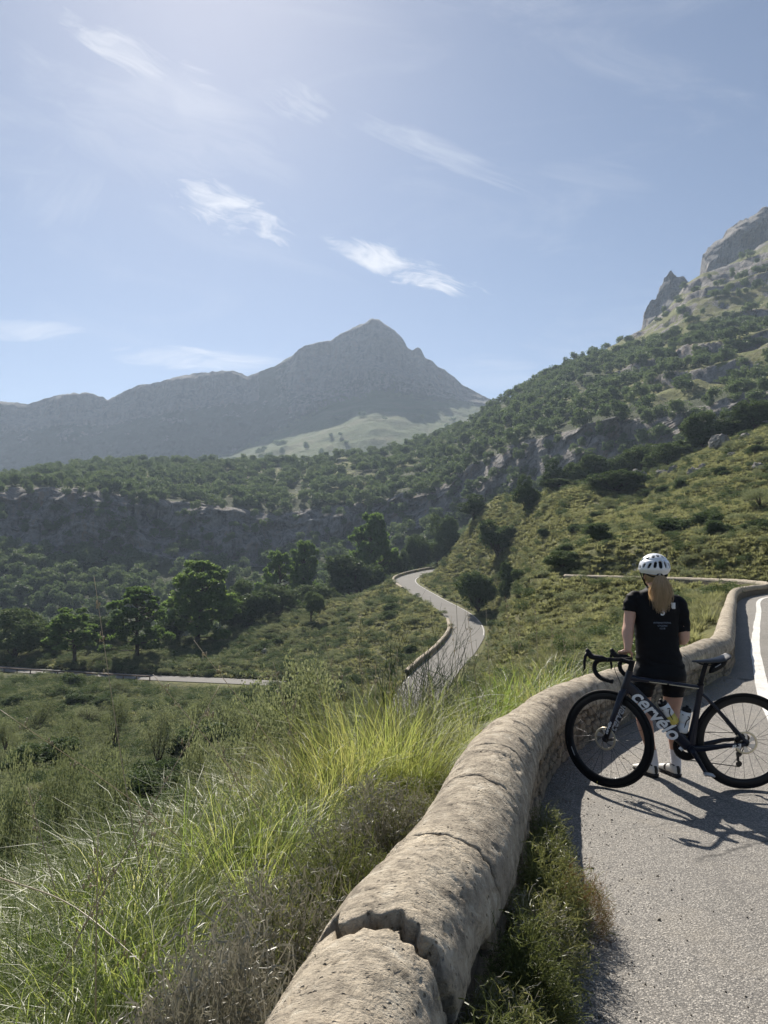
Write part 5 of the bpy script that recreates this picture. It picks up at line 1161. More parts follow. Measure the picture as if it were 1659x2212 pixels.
def text_mesh(txt, size, mat, bold=0.0, shear=0.0, extr=0.0006, align='LEFT', spacing=1.0):
    c = bpy.data.curves.new('lettering', 'FONT'); c.body = txt; c.size = size; c.offset = bold * size; c.shear = shear; c.extrude = extr; c.align_x = align; c.align_y = 'CENTER'; c.space_character = spacing; c.resolution_u = 4
    o = bpy.data.objects.new('lettering', c); COL.objects.link(o); dg = bpy.context.evaluated_depsgraph_get(); dg.update()
    me = bpy.data.meshes.new_from_object(o.evaluated_get(dg)); bpy.data.objects.remove(o); me.materials.clear(); me.materials.append(MATS[mat]); return me
def axes(xa, ya): xa = Vector(xa).normalized(); za = xa.cross(Vector(ya)).normalized(); ya = za.cross(xa); m = Matrix((xa, ya, za)).transposed(); return m.to_euler()
HT, HB = B3(626, 955), B3(588, 1105); BBp = B3(1061, 1532); SC_ = B3(1131, 1080); RH = np.array([0.926, 0, 0.339]); AX_T = math.tan(R(14)); STEER = R(-39)
mb = MB()
stube(mb, [HB + [0.004, 0, -0.012], HB, (HB + HT) / 2, HT], [(0.022, 0.026), (0.026, 0.032), (0.022, 0.026), (0.021, 0.023)], 2.4)
dt0 = B3(622, 1075); dtd = (BBp - dt0) / np.linalg.norm(BBp - dt0)
stube(mb, [dt0 - dtd * 0.03, dt0 + dtd * 0.05, (dt0 + BBp) / 2, BBp - dtd * 0.02], [(0.022, 0.034), (0.025, 0.037), (0.026, 0.038), (0.026, 0.038)], 3.4, 28)
stube(mb, [B3(618, 1002), B3(690, 1016), B3(900, 1046), B3(1131, 1082)], [(0.020, 0.026), (0.019, 0.017), (0.016, 0.013), (0.015, 0.014)], 2.6)
stube(mb, [B3(1134, 1062), SC_ + [0.002, 0, -0.02], (SC_ + BBp) / 2 + [0.004, 0, 0], BBp], [(0.017, 0.019), (0.018, 0.020), (0.019, 0.022), (0.028, 0.030)], 2.6)
mb.tube([BBp + [0, -0.044, 0], BBp + [0, 0.044, 0]], 0.030, 18)
for s in (-1, 1):
    stube(mb, [BBp + [0.02, s * 0.03, 0.004], BBp + [0.09, s * 0.034, 0.010], BBp * 0.35 + RH * 0.65 + [0, s * 0.058, 0.004], RH + [0.005, s * 0.064, -0.004]], [(0.010, 0.024), (0.010, 0.021), (0.009, 0.015), (0.007, 0.012)], 2.4)
    stube(mb, [SC_ + [0.014, s * 0.014, -0.045], SC_ * 0.8 + RH * 0.2 + [0.0, s * 0.036, -0.015], SC_ * 0.4 + RH * 0.6 + [0, s * 0.056, 0], RH + [0.0, s * 0.064, 0.006]], [(0.009, 0.011), (0.008, 0.010), (0.007, 0.010), (0.007, 0.013)], 2.4)
frame = mb.build('frame', 'frame_navy', bike, angle=40)
# lettering on the down tube, chain stay
me = text_mesh('cervélo', 0.118, 'letter_white', 0.022, 0.25, spacing=0.98)
def put_text(me, a, b, y, parent, name='lettering', flip=False):
    """fit the text between two points of the bike plane"""
    vs_ = np.array([v.co[:] for v in me.vertices]); x0, x1 = vs_[:, 0].min(), vs_[:, 0].max(); y0, y1 = vs_[:, 1].min(), vs_[:, 1].max()
    d = np.array(b) - np.array(a); L = np.linalg.norm(d); s = L / (x1 - x0); m_ = axes(d, (d[2] * -1, 0, d[0])); o = link(name, me, parent)
    o.rotation_euler = m_; o.scale = (s, s, 1); rm = np.array(m_.to_matrix()); off = rm @ np.array([x0 * s, (y0 + y1) / 2 * s, 0]); o.location = Vector(np.array(a) - off + [0, y, 0]); return o
put_text(me, B3(662, 1114), B3(964, 1444), -0.0268, frame)
me2 = text_mesh('R3', 0.03, 'letter_white', 0.02, 0.2); o = put_text(me2, B3(1335, 1503), B3(1402, 1489), -0.0700, frame); o.scale.y *= 0.5; o.location += Vector((0, 0, 0.004))
ln = MB()
for a, b in (((652, 1019), (745, 1030)), ((762, 1032), (890, 1051)), ((905, 1054), (1118, 1086))):
    p, q = B3(*a), B3(*b); stube(ln, [p + [0, -0.0165, 0], q + [0, -0.0155, 0]], [(0.0012, 0.0030)] * 2, 2.0, 8)
ln.build('accent_line', 'cream_line', frame)
st = MB(); p, q = B3(975, 1515), B3(998, 1538); stube(st, [p + [0, -0.030, 0], q + [0, -0.030, 0]], [(0.001, 0.010)] * 2, 3, 8); st.build('sticker', 'letter_white', frame)
# steering assembly: an Empty part on the steering axis, turned away from the camera
AX0 = HB.copy(); axd = Vector((math.sin(R(14)), 0, math.cos(R(14))))
def steer(o_or_pts, ang=STEER):
    q = np.array(Matrix.Rotation(ang, 3, axd)); return (np.asarray(o_or_pts) - AX0) @ q.T + AX0
def steer_mesh(mb_): v = mb_.v; mb_.v = [steer(x) for x in v]; return mb_
def axpt(z): return np.array([AX0[0] + (z - AX0[2]) * AX_T, 0, z])
FH = axpt(0.349) + np.array([-math.cos(R(14)), 0, math.sin(R(14))]) * 0.038; FH[2] = 0.339
mb = MB(); cr = axpt(0.672)
stube(mb, [axpt(0.70), cr, cr + [-0.004, 0, -0.02]], [(0.028, 0.026), (0.040, 0.028), (0.046, 0.020)], 2.6)
for s in (-1, 1):
    stube(mb, [cr + [0, s * 0.030, 0.005], cr * 0.75 + FH * 0.25 + [0.006, s * 0.050, 0], cr * 0.35 + FH * 0.65 + [0.008, s * 0.056, 0], FH + [0.002, s * 0.054, 0]], [(0.012, 0.024), (0.011, 0.022), (0.009, 0.017), (0.007, 0.011)], 2.6)
fork = steer_mesh(mb).build('fork', 'frame_navy', bike, angle=40)
def steer_obj(o):
    """rotate an object placed in bike space about the steering axis"""
    q = Matrix.Rotation(STEER, 4, axd); T_ = Matrix.Translation(Vector(AX0)) @ q @ Matrix.Translation(-Vector(AX0)); o.matrix_basis = T_ @ o.matrix_basis
far_leg0, far_leg1 = cr * 0.50 + FH * 0.50, cr * 0.08 + FH * 0.92
me3 = text_mesh('cervélo', 0.06, 'letter_grey', 0.02, 0.25)
o = put_text(me3, far_leg1 + [0.004, 0, 0.03], cr * 0.80 + FH * 0.20 + [0.006, 0, 0], 0.0405, fork); steer_obj(o)
me4 = text_mesh('cervélo', 0.05, 'letter_white', 0.02, 0.1); o = put_text(me4, cr * 0.12 + FH * 0.88 + [0.004, 0, 0], cr * 0.38 + FH * 0.62 + [0.006, 0, 0], -0.0668, fork); steer_obj(o)
cal = MB(); cal.box(tuple(FH + [0.020, -0.052, 0.040]), (0.035, 0.022, 0.075), Euler((0, R(18), 0)), 0.006); steer_mesh(cal).build('brake_caliper', 'matt_black', bike)
def wheel(name, c, rotor_y=-0.040, cassette=False, turn=False, phase=0.0):
    root = empty(name, tuple(c), 0, bike); mb = MB(); mb.torus((0, 0, 0), 0.3265, 0.0128, 'Y', 96, 12); mb.build('tyre', 'tyre_rubber', root)
    mb = MB(); an = np.linspace(0, 2 * np.pi, 97)[:-1]; prof = [(0.3150, -0.0125), (0.300, -0.0135), (0.280, -0.0105), (0.2705, -0.004), (0.2695, 0.0), (0.2705, 0.004), (0.280, 0.0105), (0.300, 0.0135), (0.3150, 0.0125)]
    V = np.array([[(r * math.cos(a), y, r * math.sin(a)) for r, y in prof] for a in an]); F = []
    k = len(prof)
    for i in range(96):
        for j in range(k - 1): F.append((i * k + j, i * k + j + 1, ((i + 1) % 96) * k + j + 1, ((i + 1) % 96) * k + j))
    mb.add(V, F); rim = mb.build('rim', 'rim_carbon', root)
    mb = MB(); mb.tube([(0, -0.05, 0), (0, -0.03, 0), (0, -0.028, 0), (0, -0.012, 0), (0, 0.012, 0), (0, 0.028, 0), (0, 0.03, 0), (0, 0.05, 0)], [0.012, 0.012, 0.021, 0.014, 0.014, 0.021, 0.012, 0.012], 16); mb.build('hub', 'matt_black', root)
    for i in range(24):
        a = 2 * math.pi * i / 24 + phase; s = -1 if i % 2 else 1; off = (0.45 if (i // 2) % 2 else -0.45); mb = MB()
        p0 = np.array([0.020 * math.cos(a + off * 3.2), s * 0.027, 0.020 * math.sin(a + off * 3.2)]); p1 = np.array([0.2710 * math.cos(a), s * 0.002, 0.2710 * math.sin(a)]); mb.tube([p0, p1], 0.0013, 5); mb.build('spoke', 'spoke_steel', root)
    mb = MB(); mb.torus((0, rotor_y, 0), 0.0725, 0.0075, 'Y', 64, 8, rz=0.0012); rot = mb.build('brake_rotor', 'rotor_steel', root)
    mb = MB()
    for i in range(6):
        a = i * math.pi / 3 + 0.3; V = [(0.028 * math.cos(a - 0.25), 0, 0.028 * math.sin(a - 0.25)), (0.028 * math.cos(a + 0.35), 0, 0.028 * math.sin(a + 0.35)), (0.066 * math.cos(a + 0.62), 0, 0.066 * math.sin(a + 0.62)), (0.066 * math.cos(a + 0.10), 0, 0.066 * math.sin(a + 0.10))]
        V = np.array(V); mb.add(np.vstack([V + [0, rotor_y - 0.002, 0], V + [0, rotor_y + 0.002, 0]]), [(0, 1, 2, 3), (7, 6, 5, 4), (0, 4, 5, 1), (1, 5, 6, 2), (2, 6, 7, 3), (3, 7, 4, 0)])
    mb.build('rotor_fins', 'alloy', root, smooth=False)
    mb = MB(); mb.tube([(0, rotor_y - 0.008, 0), (0, rotor_y + 0.004, 0)], [0.020, 0.026], 16); mb.build('lock_ring', 'matt_black', root)
    if cassette:
        mb = MB()
        for i in range(9): r = 0.024 + 0.0035 * i; y = 0.046 - 0.0035 * i; n = 40; ring = [np.array([( (r + 0.002 * (q % 2)) * math.cos(2 * math.pi * q / n), y + dy, (r + 0.002 * (q % 2)) * math.sin(2 * math.pi * q / n)) for q in range(n)]) for dy in (-0.0008, 0.0008)]; mb.rings(ring)
        mb.build('cassette', 'chain_steel', root, smooth=False)
    # rim decal
    mb = MB(); a0 = R(200) if turn else R(35)
    pts = [(0.292 * math.cos(a0 + t), -0.0142, 0.292 * math.sin(a0 + t)) for t in np.linspace(0, 0.22, 8)]; mb.tube(pts, 0.003, 5); mb.build('decal', 'letter_grey', rim)
    if turn:
        mb = MB(); a1 = R(258); mb.tube([(0.313 * math.cos(a1), -0.0138, 0.313 * math.sin(a1)), (0.333 * math.cos(a1), -0.0120, 0.333 * math.sin(a1))], 0.0025, 5); mb.build('valve_mark', 'yellow_mark', rim)
        steer_obj(root)
    return root
wheel('wheel', FH, turn=True, phase=0.1); wheel('wheel', RH, cassette=True, phase=0.3)
# handlebar and stem
mb = MB(); clampc = axpt(0.882) + np.array([-0.080, 0, 0.016]); stube(mb, [axpt(0.80), axpt(0.84), axpt(0.90)], [(0.019, 0.019)] * 3, 2); stube(mb, [axpt(0.882) + [0.006, 0, 0], (axpt(0.882) + clampc) / 2, clampc], [(0.018, 0.019), (0.016, 0.016), (0.020, 0.019)], 2.6)
steer_mesh(mb).build('stem', 'matt_black', bike, angle=40)
def bar_pts(s):
    c = clampc; return [c, c + [0, s * 0.10, 0.002], c + [-0.006, s * 0.165, 0.002], c + [-0.035, s * 0.193, 0.000], c + [-0.075, s * 0.200, -0.008], c + [-0.098, s * 0.202, -0.030], c + [-0.104, s * 0.204, -0.062], c + [-0.088, s * 0.208, -0.098], c + [-0.050, s * 0.212, -0.125], c + [0.0, s * 0.214, -0.136], c + [0.040, s * 0.214, -0.142]]
mb = MB()
for s in (-1, 1):
    pts = smooth_path(bar_pts(s), 44); rr = np.where(np.arange(44) < 9, 0.0140, 0.0158); rr = rr + 0.0006 * np.sin(np.arange(44) * 2.0); mb.tube(pts, rr, 12)
bar = steer_mesh(mb).build('handlebar', 'bar_tape', bike)
for s in (-1, 1):
    c = clampc + np.array([-0.075, s * 0.200, -0.004]); mb = MB()
    stube(mb, [c + [0.066, 0, 0.004], c + [0.020, 0, 0.014], c + [-0.030, s * -0.003, 0.014], c + [-0.060, s * -0.005, 0.020], c + [-0.082, s * -0.006, 0.040], c + [-0.090, s * -0.006, 0.062], c + [-0.088, s * -0.006, 0.070]], [(0.015, 0.013), (0.017, 0.019), (0.017, 0.020), (0.016, 0.021), (0.015, 0.020), (0.013, 0.014), (0.006, 0.006)], 2.4, 16, up=(0, 1, 0))
    hood = steer_mesh(mb).build('hood', 'matt_black', bike)
    mb = MB(); stube(mb, [c + [-0.086, s * 0.002, 0.042], c + [-0.100, s * 0.004, 0.012], c + [-0.104, s * 0.008, -0.025], c + [-0.098, s * 0.014, -0.062], c + [-0.104, s * 0.018, -0.088]], [(0.008, 0.010), (0.008, 0.011), (0.009, 0.010), (0.007, 0.008), (0.003, 0.003)], 2.4, 12); steer_mesh(mb).build('brake_lever', 'matt_black', hood)
mb = MB(); mb.tube(smooth_path([steer(clampc + np.array([-0.02, 0.04, -0.01])), steer(clampc + np.array([-0.05, 0.0, -0.06])), steer(axpt(0.74) + np.array([-0.05, 0, 0])), steer(axpt(0.69) + np.array([-0.015, -0.03, 0]))], 12), 0.0025, 6); mb.build('brake_hose', 'matt_black', bike)
# saddle, post, bag
mb = MB(); stube(mb, [B3(1128, 1090), B3(1140, 1030), B3(1160, 950), B3(1172, 908), B3(1190, 893), B3(1215, 890)], [(0.0150, 0.0150)] * 4 + [(0.013, 0.011), (0.012, 0.010)], 2.6); mb.build('seatpost', 'matt_black', bike)
cl = MB(); cl.torus(tuple(B3(1136, 1060)), 0.018, 0.006, 'Z', 24, 6, rz=0.008); cl.box(tuple(B3(1129, 1030)), (0.014, 0.03, 0.010), None, 0.003); cl.build('seat_clamp', 'matt_black', bike)
mb = MB(); rings = []
for x, hw, zt, th in [(0.571, 0.014, 0.902, 0.008), (0.600, 0.020, 0.906, 0.016), (0.645, 0.025, 0.910, 0.022), (0.695, 0.034, 0.915, 0.026), (0.740, 0.055, 0.924, 0.030), (0.785, 0.069, 0.938, 0.028), (0.812, 0.066, 0.950, 0.020), (0.824, 0.050, 0.953, 0.010)]:
    an = np.linspace(0, 2 * np.pi, 20, endpoint=False); rings.append(np.stack([np.full(20, x), hw * np.sign(np.cos(an)) * np.abs(np.cos(an)) ** 0.8, zt - th * 0.5 + th * 0.5 * np.sign(np.sin(an)) * np.abs(np.sin(an)) ** 0.8 + np.where(np.sin(an) > 0, -0.10 * (hw * np.cos(an)) ** 2 / 0.07, 0)], 1))
mb.rings(rings); sad = mb.build('saddle', 'saddle_top', bike)
mb = MB()
for s in (-1, 1): mb.tube(smooth_path([(0.60, s * 0.010, 0.893), (0.64, s * 0.020, 0.878), (0.70, s * 0.022, 0.876), (0.76, s * 0.026, 0.888), (0.79, s * 0.035, 0.915)], 14), 0.0035, 6)
mb.build('saddle_rails', 'matt_black', sad)
mb = MB(); rings = []
c0, c1 = B3(1205, 945), B3(1318, 885)
for t, w_, h_ in [(0, 0.017, 0.020), (0.06, 0.027, 0.034), (0.3, 0.033, 0.044), (0.7, 0.037, 0.046), (0.94, 0.033, 0.040), (1.0, 0.020, 0.024)]:
    an = np.linspace(0, 2 * np.pi, 16, endpoint=False); e = 0.7; c = c0 * (1 - t) + c1 * t; rings.append(c + np.stack([0.5 * h_ * np.sign(np.sin(an)) * np.abs(np.sin(an)) ** e * 0.9, w_ * np.sign(np.cos(an)) * np.abs(np.cos(an)) ** e, h_ * np.sign(np.sin(an)) * np.abs(np.sin(an)) ** e], 1))
mb.rings(rings); bag = mb.build('saddle_bag', 'matt_black', bike)
mb = MB(); p, q = c0 * 0.65 + c1 * 0.35, c0 * 0.2 + c1 * 0.8; mb.tube([c0 * 0.8 + c1 * 0.2 + [0, -0.0315, 0.006], c0 * 0.45 + c1 * 0.55 + [0, -0.0345, 0.010]], 0.0022, 5); mb.build('logo', 'letter_grey', bag)
# drive train
mb = MB(); n = 100; rc = np.array([0.56, 0.047, 0.280])
for rr, dy in ((0.100, 0.0), (0.072, -0.008)):
    outer = [rc + [0, dy, 0] + np.array([(rr + 0.0028 * (1 if q % 2 else -1)) * math.cos(2 * math.pi * q / n), 0, (rr + 0.0028 * (1 if q % 2 else -1)) * math.sin(2 * math.pi * q / n)]) for q in range(n)]
    inner = [rc + [0, dy, 0] + np.array([(rr - 0.030) * math.cos(2 * math.pi * q / n), 0, (rr - 0.030) * math.sin(2 * math.pi * q / n)]) for q in range(n)]
    V = np.vstack([np.array(outer) - [0, 0.0015, 0], np.array(inner) - [0, 0.0015, 0], np.array(outer) + [0, 0.0015, 0], np.array(inner) + [0, 0.0015, 0]]); F = []
    for q in range(n): w2 = (q + 1) % n; F += [(q, w2, n + w2, n + q), (2 * n + q, 3 * n + q, 3 * n + w2, 2 * n + w2), (q, 2 * n + q, 2 * n + w2, w2), (n + q, n + w2, 3 * n + w2, 3 * n + q)]
    mb.add(V, F)
for a in (0.4, 1.97, 3.54, 5.1): mb.tube([rc + [0.01 * math.cos(a), 0.004, 0.01 * math.sin(a)], rc + [0.076 * math.cos(a), 0, 0.076 * math.sin(a)]], [0.013, 0.008], 8)
mb.build('chainring', 'matt_black', bike, smooth=False)
cd = np.array([0.50, 0, -0.866]); Lc = 0.172
for s, dv in ((-1, cd), (1, -cd)):
    mb = MB(); y = s * 0.066; e = np.array([0.56, y + s * 0.008, 0.283]) + dv * Lc; stube(mb, [np.array([0.56, s * 0.045, 0.283]), np.array([0.56, y, 0.283]) + dv * 0.012, np.array([0.56, y + s * 0.004, 0.283]) + dv * Lc * 0.5, e, e + dv * 0.012], [(0.012, 0.016), (0.010, 0.020), (0.008, 0.015), (0.008, 0.013), (0.005, 0.006)], 2.8, 16, up=(0, 1, 0.02)); arm = mb.build('crank_arm', 'frame_navy', bike, angle=40)
    mb = MB(); mb.tube([e, e + [0, s * 0.06, 0]], 0.006, 8); mb.box(tuple(e + [0.012, s * 0.042, 0.004]), (0.062, 0.050, 0.014), Euler((0, R(12), 0)), 0.005); mb.box(tuple(e + [-0.02, s * 0.042, 0.006]), (0.020, 0.040, 0.020), None, 0.004); mb.build('pedal', 'alloy' if s < 0 else 'matt_black', arm, smooth=False)
up1, lp = np.array([0.914, 0.047, 0.232]), np.array([0.914, 0.047, 0.160])
mb = MB(); stube(mb, [RH + [0.004, 0.066, -0.02], RH + [0.000, 0.070, -0.06], up1 + [0.0, 0.014, 0.02], up1 + [-0.006, 0.008, 0]], [(0.010, 0.012), (0.014, 0.020), (0.012, 0.016), (0.006, 0.012)], 2.6, 12); stube(mb, [up1 + [0, 0.006, 0], (up1 + lp) / 2 + [-0.004, 0.007, 0], lp + [0, 0.006, 0]], [(0.003, 0.010), (0.003, 0.009), (0.003, 0.010)], 2.4, 12)
der = mb.build('rear_derailleur', 'matt_black', bike, angle=40)
for p in (up1, lp):
    mb = MB(); n = 22; mb.rings([np.array([p + [(0.020 + 0.002 * (q % 2)) * math.cos(2 * math.pi * q / n), dy, (0.020 + 0.002 * (q % 2)) * math.sin(2 * math.pi * q / n)] for q in range(n)]) for dy in (-0.002, 0.002)]); mb.build('pulley', 'chain_steel', der, smooth=False)
mb = MB(); path = [np.array([0.560, 0.047, 0.3815]), np.array([0.926, 0.036, 0.3885])]
for a in np.linspace(math.pi / 2, -math.pi / 2 + 0.7, 8): path.append(np.array([0.926 + 0.050 * math.cos(a), 0.036, 0.339 + 0.050 * math.sin(a)]))
path += [up1 + [0.016, 0, 0.008], up1 + [-0.018, 0, -0.006], (up1 + lp) / 2 + [-0.012, 0, 0], lp + [0.018, 0, 0], lp + [0.004, 0, -0.021], np.array([0.575, 0.047, 0.1795])]
for a in np.linspace(-math.pi / 2, -1.5 * math.pi, 12): path.append(np.array([0.560 + 0.1015 * math.cos(a), 0.047, 0.280 + 0.1015 * math.sin(a)]))
mb.tube(path, np.array([0.0036] * len(path)), 6); mb.build('chain', 'chain_steel', bike)
rc_ = MB(); rc_.box(tuple(RH + [-0.045, -0.050, 0.035]), (0.075, 0.022, 0.034), Euler((0, R(-35), 0)), 0.006); rc_.build('brake_caliper', 'matt_black', bike)
ax = MB(); ax.tube([RH + [0, -0.075, 0], RH + [0, 0.072, 0]], 0.009, 10); ax.build('axle', 'matt_black', bike)
# bottle cages (parts) and bottles (things of their own)
def bottle_axis(a, b, r): return B3(*a), B3(*b), r
def cage(a, b, r):
    mb = MB(); d = (b - a) / np.linalg.norm(b - a); nn = np.cross(d, [0, 1, 0])
    for s in (-1, 1): mb.tube(smooth_path([b + nn * -r * s * 0.0 + [0, 0, 0] + d * 0.004, b + [0, s * r * 0.7, 0] - d * 0.01, a * 0.45 + b * 0.55 + [0, s * (r + 0.002), 0], a * 0.62 + b * 0.38 + [0, s * (r + 0.001), 0] + nn * 0.02, a * 0.66 + b * 0.34 + [0, s * r * 0.6, 0] - nn * r * 0.85], 14), 0.0034, 6)
    mb.build('bottle_cage', 'matt_black', bike)
def bottle(a, b, label, lower, lm):
    L = np.linalg.norm(b - a); root = empty('water_bottle', (0, 0, 0)); root.matrix_world = bike.matrix_world
    root.location = bike.location; root.rotation_euler = bike.rotation_euler; d = (b - a) / L
    m_ = axes(np.cross([0, 1.0, 0], d), (0, 1, 0)); zax = Vector(d)
    q = zax.to_track_quat('Z', 'Y'); rm = np.array(q.to_matrix())
    def lathe(mb_, prof, n=24): mb_.rings([np.array([np.array(a) + rm @ np.array([r * math.cos(t), r * math.sin(t), h]) for t in np.linspace(0, 2 * np.pi, n, endpoint=False)]) for h, r in prof])
    mb1 = MB(); lathe(mb1, [(0.040, 0.030), (0.046, 0.0355), (0.075, 0.036), (0.092, 0.0335), (0.104, 0.036), (lower, 0.036)]); body = mb1.build('bottle_body', 'bottle_clear', root)
    mb2 = MB(); lathe(mb2, [(lower - 0.0005, 0.0361), (L - 0.008, 0.0361), (L, 0.031)]); mb2.build('drink_level', lm, root)
    mb3 = MB(); lathe(mb3, [(0.0, 0.010), (0.012, 0.011), (0.014, 0.020), (0.020, 0.031), (0.042, 0.0335), (0.043, 0.028)]); mb3.build('cap', 'matt_black', root)
    tag(root, label, 'bottle', 'water bottles on the bicycle'); return root
a1, b1 = B3(838, 1176), B3(950, 1345); a1 = a1 + [0.006, 0, 0.008]; cage(a1, b1, 0.037); bottle(a1, b1, 'clear bottle with yellow drink and black cap, on the down tube', 0.125, 'bottle_drink')
a2, b2 = B3(1042, 1215), B3(1003, 1412); cage(a2, b2, 0.037); bottle(a2, b2, 'clear bottle with black cap, upright on the seat tube', 0.125, 'bottle_clear')
# ------------------------------------------------------------------ cyclist, seen from behind
principled('skin', (0.56, 0.33, 0.235), 0.48, 0.4, var=0.06, vscale=14, sub=0.10)
principled('jersey_black', (0.0075, 0.0078, 0.0095), 0.7, 0.12, bump=0.15, bscale=500)
principled('shorts_black', (0.0058, 0.006, 0.0075), 0.6, 0.15, bump=0.12, bscale=500)
principled('helmet_white', (0.78, 0.80, 0.83), 0.30, 0.5, coat=0.25)
principled('helmet_dark', (0.012, 0.012, 0.014), 0.6, 0.3)
principled('sock_white', (0.72, 0.72, 0.76), 0.85, 0.2, bump=0.3, bscale=400)
principled('shoe_white', (0.70, 0.69, 0.65), 0.42, 0.45)
principled('shoe_black', (0.014, 0.014, 0.016), 0.5, 0.4)
principled('print_white', (0.70, 0.71, 0.73), 0.7, 0.2)
principled('print_grey', (0.17, 0.20, 0.26), 0.7, 0.2)
leaf_mat('hair', [(0.0, (0.24, 0.155, 0.08)), (0.35, (0.50, 0.36, 0.20)), (0.7, (0.70, 0.55, 0.35)), (1.0, (0.85, 0.73, 0.52))], 0.4, 0.35, 0.06, 1.3, 12.0)
principled('eye_white', (0.75, 0.74, 0.72), 0.2, 0.5)
principled('lip', (0.45, 0.19, 0.15), 0.45, 0.4)
PX, PY = 2.057, 5.87
man = empty('person', (PX, PY, 0.002)); tag(man, 'cyclist seen from behind in white helmet and black kit, ponytail, one hand on handlebar', 'person')
def limb(mb_, pts, rad, sides=18, n=24, flat=1.0):
    P = smooth_path(pts, n); rr = np.interp(np.linspace(0, 1, n), np.linspace(0, 1, len(rad)), rad); mb_.tube(P, rr, sides)
    for e, r in ((P[0], rr[0]), (P[-1], rr[-1])): mb_.ellips(tuple(e), (r, r, r), 12, 8)
def sect(cx, cy, z, a, b, ex=2.5, n=36, tilt=0.0):
    t = np.linspace(0, 2 * np.pi, n, endpoint=False); x = a * np.sign(np.cos(t)) * np.abs(np.cos(t)) ** (2 / ex); y = b * np.sign(np.sin(t)) * np.abs(np.sin(t)) ** (2 / ex); return np.stack([cx + x, cy + y, z - tilt * x], 1)
def remesh(mb_, name, mat, vox, parent, smooth_it=4, fn=None):
    me = mb_.mesh(name, [mat]); o = link(name, me, parent); md = o.modifiers.new('r', 'REMESH'); md.mode = 'VOXEL'; md.voxel_size = vox; md.use_smooth_shade = True
    if smooth_it: sm = o.modifiers.new('s', 'SMOOTH'); sm.factor = 0.5; sm.iterations = smooth_it
    apply_mods(o); me = o.data; me.materials.clear(); me.materials.append(MATS[mat]); me.polygons.foreach_set('material_index', [0] * len(me.polygons)); me.polygons.foreach_set('use_smooth', [True] * len(me.polygons))
    if fn is not None:
        v = np.empty(len(me.vertices) * 3); me.vertices.foreach_get('co', v); v = v.reshape(-1, 3); nn = np.empty(len(me.vertices) * 3); me.vertices.foreach_get('normal', nn); v = fn(v, nn.reshape(-1, 3)); me.vertices.foreach_set('co', v.ravel()); me.update()
    return o
bpy.context.view_layer.update()
hd = bike.matrix_world @ Vector(steer(clampc + np.array([-0.075 + 0.012, 0.200, 0.012]))); hd = np.array(hd) - [PX, PY, 0.002]      # top of the far brake hood
hf = np.array(bike.matrix_world @ Vector(steer(clampc + np.array([-0.075 - 0.05, 0.197, 0.012])))) - [PX, PY, 0.002]
hdir = (hf - hd) / np.linalg.norm(hf - hd); print('hood', hd, hf)
L_SH, L_EL = (-0.158, 0.0, 1.318), (-0.216, -0.035, 1.128)
L_WR = tuple(hd + np.array([0.020, -0.004, 0.052]))
R_SH, R_EL, R_WR = (0.166, 0.0, 1.286), (0.204, -0.010, 1.015), (0.105, 0.205, 1.055)
def hand(mb_, wr, kn_c, fdir, side, up, curl, spread=0.017, L=0.075):
    """palm and five bent fingers; fdir: finger direction, side: across the knuckles, up: back of the hand"""
    wr, kn_c, fdir, side, up = [np.array(q, float) for q in (wr, kn_c, fdir, side, up)]; fdir /= np.linalg.norm(fdir); side /= np.linalg.norm(side); up /= np.linalg.norm(up)
    mid = (wr + kn_c) / 2; ring = []
    for p, w_, h_ in ((wr, 0.021, 0.017), (mid, 0.032, 0.016), (kn_c, 0.037, 0.013), (kn_c + fdir * 0.006, 0.034, 0.010)):
        t = np.linspace(0, 2 * np.pi, 16, endpoint=False); ring.append(p + np.cos(t)[:, None] * side * w_ + np.sin(t)[:, None] * up * h_)
    mb_.rings(ring)
    for k, ln in enumerate((0.92, 1.0, 0.95, 0.76)):
        p = kn_c + side * (k - 1.5) * spread; d = fdir.copy(); pts = [p - d * 0.012, p]; ang = 0
        for q, sg in enumerate((0.45, 0.32, 0.23)):
            ang += curl[q]; dd = fdir * math.cos(ang) - up * math.sin(ang); pts.append(pts[-1] + dd * L * ln * sg)
        limb(mb_, pts, [0.0092, 0.0088, 0.0082, 0.0076, 0.0062], 10, 12)
    p = wr * 0.55 + kn_c * 0.45 - side * 0.028; limb(mb_, [p, p - side * 0.018 + fdir * 0.018 - up * 0.008, p - side * 0.020 + fdir * 0.040 - up * 0.022, p - side * 0.012 + fdir * 0.058 - up * 0.034], [0.012, 0.011, 0.0095, 0.0075], 10, 12)
mb = MB()
limb(mb, [L_SH, (-0.192, -0.012, 1.225), L_EL, tuple(np.array(L_EL) * 0.66 + np.array(L_WR) * 0.34 + [-0.006, 0, 0]), tuple(np.array(L_EL) * 0.33 + np.array(L_WR) * 0.67), L_WR], [0.052, 0.046, 0.041, 0.043, 0.035, 0.0245])
limb(mb, [R_SH, (0.192, -0.008, 1.16), R_EL, (0.178, 0.075, 1.018), (0.140, 0.150, 1.04), R_WR], [0.054, 0.048, 0.041, 0.042, 0.035, 0.025])
hsd = np.cross(hdir, [0, 0, 1.0]); hand(mb, L_WR, tuple(hd + hdir * 0.022 + hsd * 0.010 + [0, 0, 0.030]), tuple(hdir * 0.35 + hsd * 0.65 - np.array([0, 0, 0.35])), tuple(hdir * 0.9 - hsd * 0.3), (0, 0.1, 1), (0.45, 0.85, 0.95), L=0.080)
hand(mb, R_WR, (0.055, 0.235, 1.085), (-0.6, 0.3, 0.5), (0.2, 0.3, -0.8), (0.3, 0.8, 0.3), (0.3, 0.5, 0.5))
